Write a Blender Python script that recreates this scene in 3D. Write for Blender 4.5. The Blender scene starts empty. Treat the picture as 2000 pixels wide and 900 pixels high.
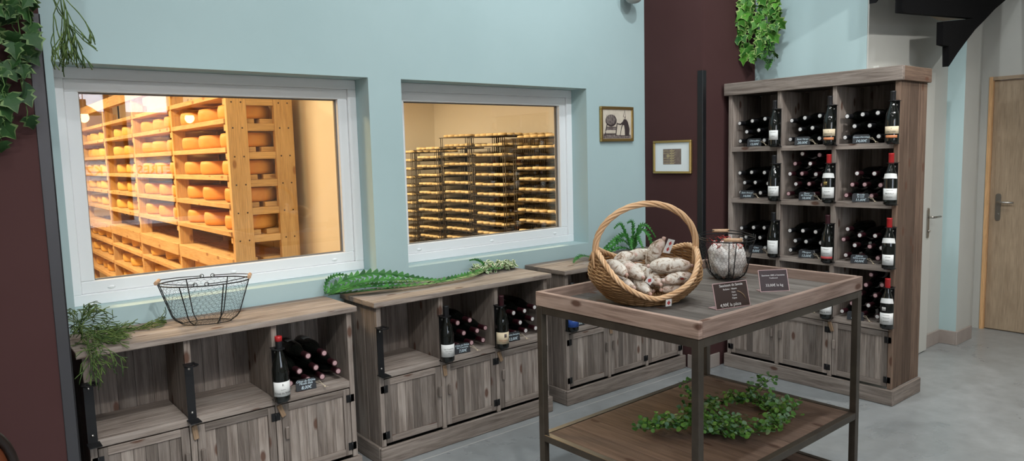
import bpy, math, random
from mathutils import Vector, Matrix, noise
R = math.radians
PI = math.pi
rng = random.Random(7)
COL = bpy.context.scene.collection
SC = bpy.context.scene

# ------------------------------------------------------------------ builder
class MB:
    def __init__(s):
        s.v = []; s.f = []; s.uv = []; s.rnd = []; s.mi = []; s.sm = []; s.M = None
    def vert(s, p):
        p = Vector(p)
        s.v.append(s.M @ p if s.M is not None else p)
        return len(s.v) - 1
    def face(s, idx, uv=None, rnd=0.5, mi=0, sm=False):
        s.f.append(idx); s.uv.append(uv or [(0.0, 0.0)] * len(idx)); s.rnd.append(rnd); s.mi.append(mi); s.sm.append(sm)
    def box(s, a, b, grain='x', mi=0, rnd=None):
        x0, y0, z0 = a; x1, y1, z1 = b
        if rnd is None: rnd = rng.random()
        ou, ov = rng.uniform(0, 30), rng.uniform(0, 30)
        P = [(x0,y0,z0),(x1,y0,z0),(x1,y1,z0),(x0,y1,z0),(x0,y0,z1),(x1,y0,z1),(x1,y1,z1),(x0,y1,z1)]
        i0 = [s.vert(p) for p in P]
        F = [((0,3,2,1),2),((4,5,6,7),2),((0,1,5,4),1),((2,3,7,6),1),((1,2,6,5),0),((3,0,4,7),0)]
        g = 'xyz'.index(grain)
        for q, ax in F:
            oth = [k for k in range(3) if k != ax]
            if g in oth:
                ua = g; va = [k for k in oth if k != g][0]
            else:
                ua, va = oth
            s.face([i0[k] for k in q], [(P[k][ua] + ou, P[k][va] + ov) for k in q], rnd, mi)
    def prism(s, pts, y0, y1, mi=0, rnd=None):
        """polygon of (x, z) points given counter-clockwise seen from -y, extruded from y0 to y1"""
        if rnd is None: rnd = rng.random()
        n = len(pts)
        a = [s.vert((x, y0, z)) for x, z in pts]; b = [s.vert((x, y1, z)) for x, z in pts]
        s.face(a, [tuple(p) for p in pts], rnd, mi)
        s.face(b[::-1], [tuple(p) for p in pts[::-1]], rnd, mi)
        for k in range(n):
            l = (k + 1) % n
            s.face([a[k], b[k], b[l], a[l]], [(pts[k][0], 0), (pts[k][0], .1), (pts[l][0], .1), (pts[l][0], 0)], rnd, mi)
    def lathe(s, prof, n=24, mi=0, sm=True, cap0=True, cap1=True, rnd=.5):
        rings = []
        for r, z in prof:
            rings.append([s.vert((r*math.cos(2*PI*k/n), r*math.sin(2*PI*k/n), z)) for k in range(n)])
        for i in range(len(rings) - 1):
            for k in range(n):
                l = (k + 1) % n
                s.face([rings[i][k], rings[i][l], rings[i+1][l], rings[i+1][k]],
                       [(k/n, prof[i][1]), ((k+1)/n, prof[i][1]), ((k+1)/n, prof[i+1][1]), (k/n, prof[i+1][1])], rnd, mi, sm)
        if cap0: s.face(rings[0][::-1], None, rnd, mi)
        if cap1: s.face(rings[-1], None, rnd, mi)
    def tube(s, pts, r, n=6, mi=0, closed=False, rnd=.5, sm=True):
        pts = [Vector(p) for p in pts]
        m = len(pts)
        rr = r if isinstance(r, (list, tuple)) else [r] * m
        rings = []; up = None
        for i in range(m):
            if closed:
                t = pts[(i+1) % m] - pts[i-1]
            else:
                t = pts[min(i+1, m-1)] - pts[max(i-1, 0)]
            if t.length < 1e-9: t = Vector((0, 0, 1))
            t.normalize()
            if up is None:
                up = Vector((0, 0, 1)) if abs(t.z) < .9 else Vector((1, 0, 0))
            u = up - t * up.dot(t)
            if u.length < 1e-6: u = t.orthogonal()
            u.normalize(); up = u
            w = t.cross(u)
            rings.append([s.vert(pts[i] + (u*math.cos(2*PI*k/n) + w*math.sin(2*PI*k/n)) * rr[i]) for k in range(n)])
        for i in range(m if closed else m - 1):
            j = (i + 1) % m
            for k in range(n):
                l = (k + 1) % n
                s.face([rings[i][k], rings[i][l], rings[j][l], rings[j][k]], [(i*.01, k/n), (i*.01, (k+1)/n), (i*.01+.01, (k+1)/n), (i*.01+.01, k/n)], rnd, mi, sm)
        if not closed:
            s.face(rings[0][::-1], None, rnd, mi); s.face(rings[-1], None, rnd, mi)
    def ball(s, c, rad, nu=12, nv=8, mi=0, fn=None, rnd=.5):
        c = Vector(c)
        rows = []
        for j in range(nv + 1):
            ph = PI * j / nv
            row = []
            for k in range(nu):
                th = 2*PI*k/nu
                d = Vector((math.sin(ph)*math.cos(th), math.sin(ph)*math.sin(th), math.cos(ph)))
                q = Vector((d.x*rad[0], d.y*rad[1], d.z*rad[2]))
                if fn: q = q * fn(d)
                row.append(s.vert(c + q))
            rows.append(row)
        for j in range(nv):
            for k in range(nu):
                l = (k+1) % nu
                s.face([rows[j][k], rows[j+1][k], rows[j+1][l], rows[j][l]], [(k/nu, j/nv), (k/nu, (j+1)/nv), ((k+1)/nu, (j+1)/nv), ((k+1)/nu, j/nv)], rnd, mi, True)
    def build(s, name, mats, parent=None, bevel=0, seg=1):
        me = bpy.data.meshes.new(name)
        me.from_pydata([tuple(v) for v in s.v], [], s.f)
        uvl = me.uv_layers.new(name='UVMap')
        flat = [c for f in s.uv for p in f for c in p]
        uvl.data.foreach_set('uv', flat)
        at = me.attributes.new('rnd', 'FLOAT', 'FACE'); at.data.foreach_set('value', s.rnd)
        me.polygons.foreach_set('material_index', s.mi)
        me.polygons.foreach_set('use_smooth', s.sm)
        for m in (mats if isinstance(mats, (list, tuple)) else [mats]): me.materials.append(m)
        me.update(); me.validate()
        o = bpy.data.objects.new(name, me); COL.objects.link(o)
        if parent is not None: o.parent = parent
        if bevel:
            b = o.modifiers.new('edge', 'BEVEL'); b.width = bevel; b.segments = seg; b.limit_method = 'ANGLE'; b.angle_limit = R(40)
        return o

def tag(o, label, cat, group=None, kind=None):
    if label: o['label'] = label
    if cat: o['category'] = cat
    if group: o['group'] = group
    if kind: o['kind'] = kind
    return o
def thing(name, label, cat, loc=(0,0,0), rot=(0,0,0), group=None):
    o = bpy.data.objects.new(name, None); COL.objects.link(o)
    o.empty_display_size = .05; o.location = loc; o.rotation_euler = rot
    return tag(o, label, cat, group)
def struct(o, label=None):
    o['kind'] = 'structure'
    if label: o['label'] = label
    return o
def copy_tree(o, parent=None):
    c = o.copy(); COL.objects.link(c); c.parent = parent
    for ch in list(o.children): copy_tree(ch, c)
    return c
def text_obj(name, s, size, mat, parent, M, bend=None, shear=0, spacing=1.0, align='CENTER', squash=1.0, thick=.0002):
    cu = bpy.data.curves.new(name, 'FONT')
    cu.body = s; cu.size = size; cu.align_x = align; cu.align_y = 'CENTER'; cu.shear = shear; cu.space_character = spacing
    cu.resolution_u = 2; cu.extrude = thick
    t = bpy.data.objects.new(name, cu); COL.objects.link(t)
    dg = bpy.context.evaluated_depsgraph_get(); dg.update()
    me = bpy.data.meshes.new_from_object(t.evaluated_get(dg))
    bpy.data.objects.remove(t); bpy.data.curves.remove(cu)
    for v in me.vertices:
        p = v.co.copy(); p.x *= squash
        if bend:
            a = p.x / bend; r = bend + p.z
            p = Vector((r*math.sin(a), -r*math.cos(a), p.y))
        v.co = M @ p
    me.materials.clear(); me.materials.append(mat)
    o = bpy.data.objects.new(name, me); COL.objects.link(o); o.parent = parent
    return o
def join_text(name, lines, mat, parent, M, **k):
    """lines: (text, size, y) -> one mesh"""
    objs = [text_obj(name, t, sz, mat, parent, M @ Matrix.Translation((x, y, 0)) if not k.get('bend') else M @ Matrix.Translation((0, 0, y)), **k) for t, sz, x, y in lines]
    V = []; F = []
    for o in objs:
        b = len(V); V += [tuple(v.co) for v in o.data.vertices]; F += [[b + i for i in p.vertices] for p in o.data.polygons]
    me = bpy.data.meshes.new(name); me.from_pydata(V, [], F); me.materials.append(mat)
    for o in objs:
        d = o.data; bpy.data.objects.remove(o); bpy.data.meshes.remove(d)
    o = bpy.data.objects.new(name, me); COL.objects.link(o); o.parent = parent
    return o
ORD = ['first','second','third','fourth','fifth','sixth','seventh','eighth','ninth','tenth','eleventh','twelfth','thirteenth','fourteenth','fifteenth','sixteenth']

# ------------------------------------------------------------------ materials
def mat_base(name, color, rough=.6, metal=0, spec=.5):
    m = bpy.data.materials.new(name); m.use_nodes = True
    b = m.node_tree.nodes['Principled BSDF']
    b.inputs['Base Color'].default_value = (*color, 1); b.inputs['Roughness'].default_value = rough
    b.inputs['Metallic'].default_value = metal; b.inputs['Specular IOR Level'].default_value = spec
    return m
def N(m, t, **kw):
    n = m.node_tree.nodes.new(t)
    for k, v in kw.items(): setattr(n, k, v)
    return n
def L(m, a, b): m.node_tree.links.new(a, b)
def ramp(m, stops):
    r = N(m, 'ShaderNodeValToRGB'); e = r.color_ramp.elements
    while len(e) < len(stops): e.new(.5)
    for i, (p, c) in enumerate(stops): e[i].position = p; e[i].color = (*c, 1)
    return r
def mix(m, mode, a, b, fac):
    x = N(m, 'ShaderNodeMix', data_type='RGBA', blend_type=mode)
    for i, v in ((6, a), (7, b)):
        if hasattr(v, 'links'): L(m, v, x.inputs[i])
        else: x.inputs[i].default_value = (*v, 1)
    if hasattr(fac, 'links'): L(m, fac, x.inputs[0])
    else: x.inputs[0].default_value = fac
    return x.outputs[2]
def mapr(m, v, a, b, c, d):
    x = N(m, 'ShaderNodeMapRange'); L(m, v, x.inputs[0])
    for i, k in enumerate((a, b, c, d)): x.inputs[i+1].default_value = k
    return x.outputs[0]
def noise_n(m, vec, scale, detail=3, rough=.5, dist=0):
    n = N(m, 'ShaderNodeTexNoise'); n.inputs['Scale'].default_value = scale; n.inputs['Detail'].default_value = detail
    n.inputs['Roughness'].default_value = rough; n.inputs['Distortion'].default_value = dist
    if vec is not None: L(m, vec, n.inputs['Vector'])
    return n
def wood(name, c1, c2, knot=(.10, .045, .028), rough=.78, var=.85, grain=1.0, pale=None):
    m = mat_base(name, c1, rough)
    b = m.node_tree.nodes['Principled BSDF']; b.inputs['Specular IOR Level'].default_value = .3
    uv = N(m, 'ShaderNodeTexCoord').outputs['UV']
    mp = N(m, 'ShaderNodeMapping'); mp.inputs['Scale'].default_value = (1.6, 26*grain, 1); L(m, uv, mp.inputs['Vector'])
    n1 = noise_n(m, mp.outputs[0], 1.6, 6, .65, .6)
    mp2 = N(m, 'ShaderNodeMapping'); mp2.inputs['Scale'].default_value = (6, 170*grain, 1); L(m, uv, mp2.inputs['Vector'])
    n2 = noise_n(m, mp2.outputs[0], 1.2, 3, .6)
    mp3 = N(m, 'ShaderNodeMapping'); mp3.inputs['Scale'].default_value = (1.3, 4, 1); L(m, uv, mp3.inputs['Vector'])
    n3 = noise_n(m, mp3.outputs[0], 2.2, 3, .5)
    cr = ramp(m, [(.30, c2), (.62, c1)]); L(m, n1.outputs[0], cr.inputs[0])
    col = mix(m, 'MULTIPLY', cr.outputs[0], mapr_rgb(m, n2.outputs[0], .3, .7, .72, 1.12), 1.0)
    col = mix(m, 'MIX', col, pale or tuple(min(1, x*1.25) for x in c1), mapr(m, n3.outputs[0], .5, .75, 0, .55))
    at = N(m, 'ShaderNodeAttribute', attribute_name='rnd')
    col = mix(m, 'MULTIPLY', col, mapr_rgb(m, at.outputs['Fac'], 0, 1, 1 - var*.5, 1 + var*.4), 1.0)
    # knots
    mk = N(m, 'ShaderNodeMapping'); mk.inputs['Scale'].default_value = (3.6, 8, 1); L(m, uv, mk.inputs['Vector'])
    vo = N(m, 'ShaderNodeTexVoronoi', voronoi_dimensions='2D'); vo.inputs['Scale'].default_value = 1.0; L(m, mk.outputs[0], vo.inputs['Vector'])
    sep = N(m, 'ShaderNodeSeparateColor'); L(m, vo.outputs['Color'], sep.inputs[0])
    gate = N(m, 'ShaderNodeMath', operation='GREATER_THAN'); L(m, sep.outputs[0], gate.inputs[0]); gate.inputs[1].default_value = .62
    kd = mapr(m, vo.outputs['Distance'], .07, .13, .9, 0)
    ml = N(m, 'ShaderNodeMath', operation='MULTIPLY'); L(m, gate.outputs[0], ml.inputs[0]); L(m, kd, ml.inputs[1])
    col = mix(m, 'MIX', col, knot, ml.outputs[0])
    L(m, col, b.inputs['Base Color'])
    bp = N(m, 'ShaderNodeBump'); bp.inputs['Strength'].default_value = .25; bp.inputs['Distance'].default_value = .002
    L(m, n1.outputs[0], bp.inputs['Height']); L(m, bp.outputs[0], b.inputs['Normal'])
    return m
def mapr_rgb(m, v, a, b, c, d):
    x = mapr(m, v, a, b, c, d)
    q = N(m, 'ShaderNodeCombineColor')
    for i in range(3): L(m, x, q.inputs[i])
    return q.outputs[0]
def mottled(name, c1, c2, scale, rough=.6, lo=.4, hi=.6, bump=0, detail=4, spec=.5):
    m = mat_base(name, c1, rough, 0, spec); b = m.node_tree.nodes['Principled BSDF']
    oc = N(m, 'ShaderNodeTexCoord').outputs['Object']
    n = noise_n(m, oc, scale, detail, .6)
    cr = ramp(m, [(lo, c1), (hi, c2)]); L(m, n.outputs[0], cr.inputs[0]); L(m, cr.outputs[0], b.inputs['Base Color'])
    if bump:
        bp = N(m, 'ShaderNodeBump'); bp.inputs['Strength'].default_value = bump; bp.inputs['Distance'].default_value = .003
        L(m, n.outputs[0], bp.inputs['Height']); L(m, bp.outputs[0], b.inputs['Normal'])
    return m
def varied(name, c1, c2, rough=.5, spec=.22, sss=0):
    rough = max(rough, .5)
    m = mat_base(name, c1, rough, 0, spec); b = m.node_tree.nodes['Principled BSDF']
    at = N(m, 'ShaderNodeAttribute', attribute_name='rnd')
    cr = ramp(m, [(0, c1), (1, c2)]); L(m, at.outputs['Fac'], cr.inputs[0]); L(m, cr.outputs[0], b.inputs['Base Color'])
    return m

M = {}
M['wood'] = wood('weathered_wood', (.305, .255, .220), (.128, .098, .081), pale=(.37, .325, .29))
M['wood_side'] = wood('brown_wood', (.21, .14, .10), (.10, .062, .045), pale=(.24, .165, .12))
M['tray_wood'] = wood('tray_wood', (.36, .255, .205), (.175, .112, .086), pale=(.42, .32, .27))
M['tray_floor_shaded'] = wood('tray_floor_shaded', (.185, .163, .145), (.090, .074, .064), pale=(.22, .20, .18))  # darker and greyer: the weaker light inside the tray is put into the colour
M['shelf_wood'] = wood('shelf_wood', (.175, .115, .086), (.098, .062, .045), knot=(.06,.03,.02), var=.35)
M['peg_wood'] = wood('peg_wood', (.36, .24, .15), (.22, .14, .085), var=.3)
M['pine'] = wood('pine', (.74, .50, .24), (.60, .38, .17), knot=(.35,.17,.06), var=.18, grain=.7, pale=(.80, .58, .31))
M['oak'] = wood('oak_door', (.42, .32, .22), (.35, .26, .175), knot=(.34,.25,.17), rough=.5, var=.1)
M['jamb_lit'] = wood('jamb_lit_wood', (.82, .50, .25), (.74, .43, .20), knot=(.6,.35,.16), rough=.5, var=.05)  # lighter orange: warm light falling on the door jamb is put into the colour
M['beech'] = wood('beech', (.66, .42, .26), (.52, .32, .19), knot=(.5,.3,.18), rough=.5, var=.1)
M['blue'] = mottled('blue_paint', (.42, .555, .565), (.44, .575, .585), 1.1, .75, spec=.25)
M['mauve'] = mottled('mauve_paint', (.066, .0305, .0295), (.072, .034, .033), 1.4, .85, spec=.12)
M['cream'] = mottled('cream_paint', (.50, .50, .465), (.53, .53, .495), 1.2, .75, spec=.25)
M['white'] = mat_base('white_plastic', (.84, .85, .86), .35)
M['door_white'] = mat_base('door_paint', (.56, .56, .52), .5)
M['ceil'] = mat_base('ceiling_paint', (.72, .73, .73), .9)
M['base'] = mottled('baseboard_tile', (.32, .27, .24), (.36, .31, .28), 6, .5)
M['guard'] = mat_base('dark_steel', (.075, .073, .078), .42, .6)
M['guard_black'] = mat_base('black_steel', (.018, .018, .020), .4, .4)
M['black'] = mat_base('black_metal', (.012, .012, .013), .45, .3)
M['black_matt'] = mat_base('black_paint', (.0055, .0055, .006), .85, 0, .08)
M['steel'] = mat_base('brushed_steel', (.42, .40, .37), .35, 1)
M['bronze'] = mottled('bronze_steel', (.072, .058, .045), (.095, .078, .060), 9, .42, spec=.6)
M['bronze'].node_tree.nodes['Principled BSDF'].inputs['Metallic'].default_value = .55
M['rubber'] = mat_base('seal', (.16, .155, .15), .6)
M['panel'] = mottled('cold_room_panel', (.86, .82, .74), (.88, .84, .76), .8, .6)
M['tan'] = mottled('tan_plaster', (.60, .44, .25), (.64, .48, .28), .8, .7)
M['brown'] = mottled('brown_floor', (.20, .10, .045), (.26, .14, .06), 2, .7)
M['gold'] = mat_base('gold_frame', (.52, .36, .13), .32, .85)
M['mount'] = mat_base('mount_card', (.78, .82, .82), .8)
M['paper'] = mottled('old_paper', (.60, .52, .42), (.68, .60, .49), 14, .9)
M['sepia'] = mottled('sepia_print', (.17, .125, .105), (.22, .17, .14), 40, .9)
M['ink'] = mat_base('ink_dark', (.045, .030, .030), .9)
M['ink_mid'] = mottled('ink_mid', (.12, .09, .085), (.24, .20, .18), 60, .9)
M['ink_line'] = mat_base('print_gold', (.42, .34, .19), .8)
M['glassb'] = mat_base('bottle_glass', (.006, .007, .006), .06, 0, .6)
M['cap_black'] = mat_base('capsule_black', (.012, .012, .014), .4)
M['cap_red'] = mat_base('capsule_red', (.42, .018, .020), .35)
M['cap_wine'] = mat_base('capsule_wine', (.038, .006, .010), .45)
M['disc_pink'] = mat_base('capsule_top_pink', (.52, .33, .34), .6)
M['disc_white'] = mat_base('capsule_top_white', (.70, .68, .66), .5)
M['label'] = mat_base('label_white', (.74, .74, .72), .7)
M['label_cream'] = mat_base('label_cream', (.70, .58, .40), .7)
M['label_blue'] = mat_base('label_blue', (.035, .10, .40), .6)
M['label_red'] = mat_base('label_red', (.45, .06, .06), .6)
M['label_dim'] = mat_base('label_grey', (.42, .41, .39), .8)
M['orange'] = mat_base('label_orange', (.62, .22, .09), .6)
M['text_dark'] = mat_base('text_dark', (.06, .055, .05), .8)
M['text_red'] = mat_base('text_rust', (.42, .13, .06), .8)
M['chalk'] = mat_base('chalk', (.62, .74, .80), .9)
M['text_white'] = mat_base('text_white', (.80, .78, .76), .8)
M['slate'] = mat_base('slate', (.018, .020, .024), .6)
M['string'] = mat_base('string', (.55, .46, .34), .9)
M['bead'] = mat_base('bead', (.72, .60, .42), .6)
M['red'] = mat_base('red_cord', (.50, .045, .035), .7)
M['wicker'] = varied('wicker', (.27, .145, .062), (.44, .26, .125), .55)
M['wicker_rim'] = varied('wicker_peeled', (.60, .36, .19), (.74, .49, .29), .5)
M['acryl'] = mat_base('sign_brown', (.055, .036, .031), .35)
M['acryl2'] = mat_base('sign_maroon', (.040, .022, .024), .35)
M['sign_edge'] = mat_base('sign_edge', (.62, .42, .42), .25)
M['leather'] = mottled('brown_leather', (.060, .017, .007), (.12, .034, .013), 7, .28)
M['darkwood'] = mat_base('dark_varnish', (.018, .012, .010), .25)
M['leafd'] = varied('ivy_dark', (.012, .036, .012), (.035, .10, .025), .4)
M['leafl'] = varied('ivy_light', (.012, .075, .010), (.10, .30, .035), .4)
M['edge_dark'] = varied('ivy_edge_dark', (.014, .045, .014), (.16, .24, .09), .5)
M['edge'] = varied('ivy_edge', (.06, .22, .03), (.34, .46, .15), .45)
M['stemg'] = varied('stem_green', (.05, .12, .03), (.12, .22, .06), .5)
M['rhip'] = varied('reed_green', (.035, .075, .022), (.13, .19, .05), .5)
M['fern'] = varied('fern_green', (.012, .075, .016), (.075, .27, .055), .45)
M['garl'] = varied('garland_green', (.045, .14, .03), (.16, .34, .06), .5)
M['garl2'] = varied('garland_grey', (.10, .22, .12), (.20, .32, .18), .5)
M['cream_leaf'] = varied('cream_leaf', (.70, .74, .46), (.80, .82, .62), .5)

# floor: polished concrete
def concrete():
    m = mat_base('polished_concrete', (.25, .26, .26), .3); b = m.node_tree.nodes['Principled BSDF']
    oc = N(m, 'ShaderNodeTexCoord').outputs['Object']
    a = noise_n(m, oc, 1.3, 6, .6, .8); c = noise_n(m, oc, 9, 4, .6)
    cr = ramp(m, [(.3, (.240, .256, .262)), (.7, (.345, .362, .368))]); L(m, a.outputs[0], cr.inputs[0])
    col = mix(m, 'MULTIPLY', cr.outputs[0], mapr_rgb(m, c.outputs[0], .3, .7, .86, 1.08), 1.0)
    L(m, col, b.inputs['Base Color'])
    L(m, mapr(m, a.outputs[0], .3, .7, .22, .42), b.inputs['Roughness'])
    return m
M['floor'] = concrete()
def cheese(name, c1, c2, c3):
    m = mat_base(name, c1, .55, 0, .35); b = m.node_tree.nodes['Principled BSDF']
    tc = N(m, 'ShaderNodeTexCoord'); oi = N(m, 'ShaderNodeObjectInfo')
    n = noise_n(m, tc.outputs['Object'], 14, 4, .6)
    cr = ramp(m, [(.3, c1), (.65, c2)]); L(m, n.outputs[0], cr.inputs[0])
    col = mix(m, 'MIX', cr.outputs[0], c3, mapr(m, oi.outputs['Random'], 0, 1, 0, .6))
    L(m, col, b.inputs['Base Color'])
    return m
M['cheese_o'] = cheese('orange_rind', (.74, .30, .07), (.86, .42, .12), (.80, .40, .10))
M['cheese_y'] = cheese('yellow_rind', (.78, .50, .13), (.86, .60, .20), (.80, .48, .10))
M['cheese_p'] = cheese('pale_rind', (.72, .53, .27), (.82, .66, .39), (.66, .45, .20))
def salami():
    m = mat_base('mould_casing', (.7, .66, .6), .85, 0, .2); b = m.node_tree.nodes['Principled BSDF']
    tc = N(m, 'ShaderNodeTexCoord').outputs['Object']
    n = noise_n(m, tc, 42, 5, .7, .7); n2 = noise_n(m, tc, 11, 3, .6)
    cr = ramp(m, [(.36, (.15, .095, .06)), (.44, (.44, .34, .26)), (.52, (.68, .63, .56))]); L(m, n.outputs[0], cr.inputs[0])
    col = mix(m, 'MIX', cr.outputs[0], (.62, .42, .36), mapr(m, n2.outputs[0], .52, .68, 0, .7))
    L(m, col, b.inputs['Base Color'])
    bp = N(m, 'ShaderNodeBump'); bp.inputs['Strength'].default_value = .6; bp.inputs['Distance'].default_value = .003
    L(m, n2.outputs[0], bp.inputs['Height']); L(m, bp.outputs[0], b.inputs['Normal'])
    return m
M['salami'] = salami()
M['salami_w'] = mottled('white_casing', (.60, .52, .47), (.76, .72, .68), 30, .85, .35, .55, .5)
M['meat'] = mottled('casing_end', (.50, .30, .24), (.66, .50, .44), 40, .7)
def glass():
    m = bpy.data.materials.new('window_glass'); m.use_nodes = True; nt = m.node_tree; nt.nodes.clear()
    out = N(m, 'ShaderNodeOutputMaterial'); tr = N(m, 'ShaderNodeBsdfTransparent'); gl = N(m, 'ShaderNodeBsdfGlossy')
    tr.inputs[0].default_value = (.97, .98, .98, 1); gl.inputs['Roughness'].default_value = 0.0
    lw = N(m, 'ShaderNodeLayerWeight'); lw.inputs[0].default_value = .5
    pw = N(m, 'ShaderNodeMath', operation='POWER'); L(m, lw.outputs['Facing'], pw.inputs[0]); pw.inputs[1].default_value = 5
    f = mapr(m, pw.outputs[0], 0, 1, GLASS_F0, 1)
    mx = N(m, 'ShaderNodeMixShader'); L(m, f, mx.inputs[0]); L(m, tr.outputs[0], mx.inputs[1]); L(m, gl.outputs[0], mx.inputs[2]); L(m, mx.outputs[0], out.inputs[0])
    return m
GLASS_F0 = .085
M['glass'] = glass()
def emit(name, col, s):
    m = bpy.data.materials.new(name); m.use_nodes = True; nt = m.node_tree
    b = nt.nodes['Principled BSDF']; b.inputs['Emission Color'].default_value = (*col, 1); b.inputs['Emission Strength'].default_value = s
    return m

# ------------------------------------------------------------------ room shell
YA = 3.64; H = 4.0
W1 = (.463, 1.947); W2 = (2.156, 3.643); WZ = (.955, 2.041)
b = MB(); b.box((-2.6, -3.2, -.2), (7.2, 3.9, 0)); struct(b.build('floor', M['floor']))
b = MB(); b.box((-2.6, -3.2, H), (7.2, 3.9, H+.15)); struct(b.build('ceiling', M['ceil']))
b = MB()
y0, y1 = YA, YA + .25
b.box((-2.6, y0, 0), (W1[0], y1, H)); b.box((W1[1], y0, 0), (W2[0], y1, H)); b.box((W2[1], y0, 0), (7.1, y1, H))
for w in (W1, W2):
    b.box((w[0], y0, 0), (w[1], y1, WZ[0])); b.box((w[0], y0, WZ[1]), (w[1], y1, H))
struct(b.build('wall_back', M['blue']))
b = MB(); b.box((-2.6, 3.12, 0), (.368, YA, H)); struct(b.build('wall_left_pier', M['mauve']))
b = MB(); b.box((4.259, 3.119, 0), (5.05, YA, H)); struct(b.build('wall_corner_pier', M['mauve']))
b = MB(); b.box((4.905, 2.29, 0), (5.02, 3.119, H)); struct(b.build('wall_right', M['blue']))
b = MB(); b.box((4.906, 2.28, 0), (6.96, 2.289, H)); b.box((5.02, 2.289, 0), (6.96, 2.4, H)); struct(b.build('wall_passage', M['cream']))
b = MB(); b.box((6.235, 2.1565, 0), (6.30, 2.28, H)); b.box((6.2352, 2.156, 0), (6.53, 2.1564, H), mi=1); b.box((6.3002, 2.1566, 0), (6.53, 2.28, H), mi=1); struct(b.build('wall_passage_pier', [M['blue'], M['cream']]))  # blue flank: cool light on the cream paint is put into its colour
b = MB(); b.box((6.95, 2.215, 0), (7.08, 2.40, H)); b.box((6.95, 1.25, 2.125), (7.08, 2.215, H)); b.box((6.95, -3.1, 0), (7.08, 1.25, H)); struct(b.build('wall_end', M['cream']))
b = MB(); b.box((-2.6, -3.1, 0), (-2.5, 3.12, H)); struct(b.build('wall_left', M['cream']))
# front wall with shop windows (behind the camera)
b = MB(); fy0, fy1 = -3.1, -3.0
b.box((-2.5, fy0, 0), (-.3, fy1, H)); b.box((2.72, fy0, 0), (6.95, fy1, H)); b.box((-.3, fy0, 0), (2.72, fy1, .75)); b.box((-.3, fy0, 2.75), (2.72, fy1, H)); b.box((1.95, fy0, .75), (2.08, fy1, 2.75))
struct(b.build('wall_front', M['cream']))
# metal corner guards and skirting
def guard(name, x, y, sx, z1, mm='guard'):
    b = MB(); b.box((min(x, x+sx*.04), y-.004, 0), (max(x, x+sx*.04), y-.0005, z1)); b.box((x - (.0035 if sx > 0 else -.0005), y-.004, 0), (x + (-.0005 if sx > 0 else .0035), y+.04, z1))
    struct(b.build(name, M[mm], bevel=.0015))
guard('trim_1', .368, 3.12, -1, 2.144); guard('trim_2', 4.259, 3.119, 1, 2.144, 'guard_black')
def skirt(name, a, c):
    b = MB(); b.box(a, c); struct(b.build(name, M['base'], bevel=.003))
skirt('baseboard_pier', (4.24, 3.107, 0), (4.46, 3.119, .1)); skirt('baseboard_corner', (4.247, 3.107, 0), (4.259, 3.24, .1))
skirt('baseboard_passage', (5.94, 2.267, 0), (6.222, 2.28, .11)); skirt('baseboard_passage_pier', (6.222, 2.143, 0), (6.54, 2.156, .11)); skirt('baseboard_passage_side', (6.222, 2.156, 0), (6.235, 2.28, .11))
b = MB(); b.box((1.2, 3.178, 0), (4.4, 3.184, .0008)); b.box((-.6, 3.178, 0), (1.2, 3.184, .0008)); o = struct(b.build('trim_3', M['label_dim']))

# windows
def window(i, w):
    x0, x1 = w; z0, z1 = WZ
    b = MB(); e = .052; ya, yb = YA+.15, YA+.235
    b.box((x0, ya, z0), (x1, yb, z0+e)); b.box((x0, ya, z1-e), (x1, yb, z1)); b.box((x0, ya, z0+e), (x0+e, yb, z1-e)); b.box((x1-e, ya, z0+e), (x1, yb, z1-e))
    root = struct(b.build('window_%d' % i, M['white'], bevel=.003))
    b = MB(); g = .006; a = e + g; s = .058; ya2, yb2 = YA+.162, YA+.225
    X0, X1, Z0, Z1 = x0+a-g, x1-a+g, z0+a-g, z1-a+g
    b.box((X0, ya2, Z0), (X1, yb2, Z0+s)); b.box((X0, ya2, Z1-s), (X1, yb2, Z1)); b.box((X0, ya2, Z0+s), (X0+s, yb2, Z1-s)); b.box((X1-s, ya2, Z0+s), (X1, yb2, Z1-s))
    b.build('sash', M['white'], root, bevel=.004)
    b = MB(); q = .006; y = YA+.19
    xa, xb, za, zb = X0+s, X1-s, Z0+s, Z1-s
    b.box((xa, y, za), (xb, y+.02, za+q)); b.box((xa, y, zb-q), (xb, y+.02, zb)); b.box((xa, y, za+q), (xa+q, y+.02, zb-q)); b.box((xb-q, y, za+q), (xb, y+.02, zb-q))
    b.build('seal', M['rubber'], root)
    b = MB(); b.box((xa+.004, YA+.196, za+.004), (xb-.004, YA+.204, zb-.004)); b.build('pane', M['glass'], root)
    for k in range(3):
        cx = X0 + (X1-X0)*(.09 + .41*k)
        b = MB(); b.ball((cx, ya2, Z0+.022), (.017, .006, .008), 14, 8); b.build('drain_cap', M['white'], root)
window(1, W1); window(2, W2)
for i, (x0, x1) in enumerate(((-.3, 1.95), (2.08, 2.72))):
    b = MB(); e = .06
    b.box((x0, -3.08, .75), (x1, -3.02, .75+e)); b.box((x0, -3.08, 2.75-e), (x1, -3.02, 2.75)); b.box((x0, -3.08, .75+e), (x0+e, -3.02, 2.75-e)); b.box((x1-e, -3.08, .75+e), (x1, -3.02, 2.75-e))
    r = struct(b.build('window_%d' % (i+3), M['bronze'], bevel=.003))
    b = MB(); b.box((x0+e, -3.053, .75+e), (x1-e, -3.047, 2.75-e)); b.build('pane', M['glass'], r)

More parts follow.
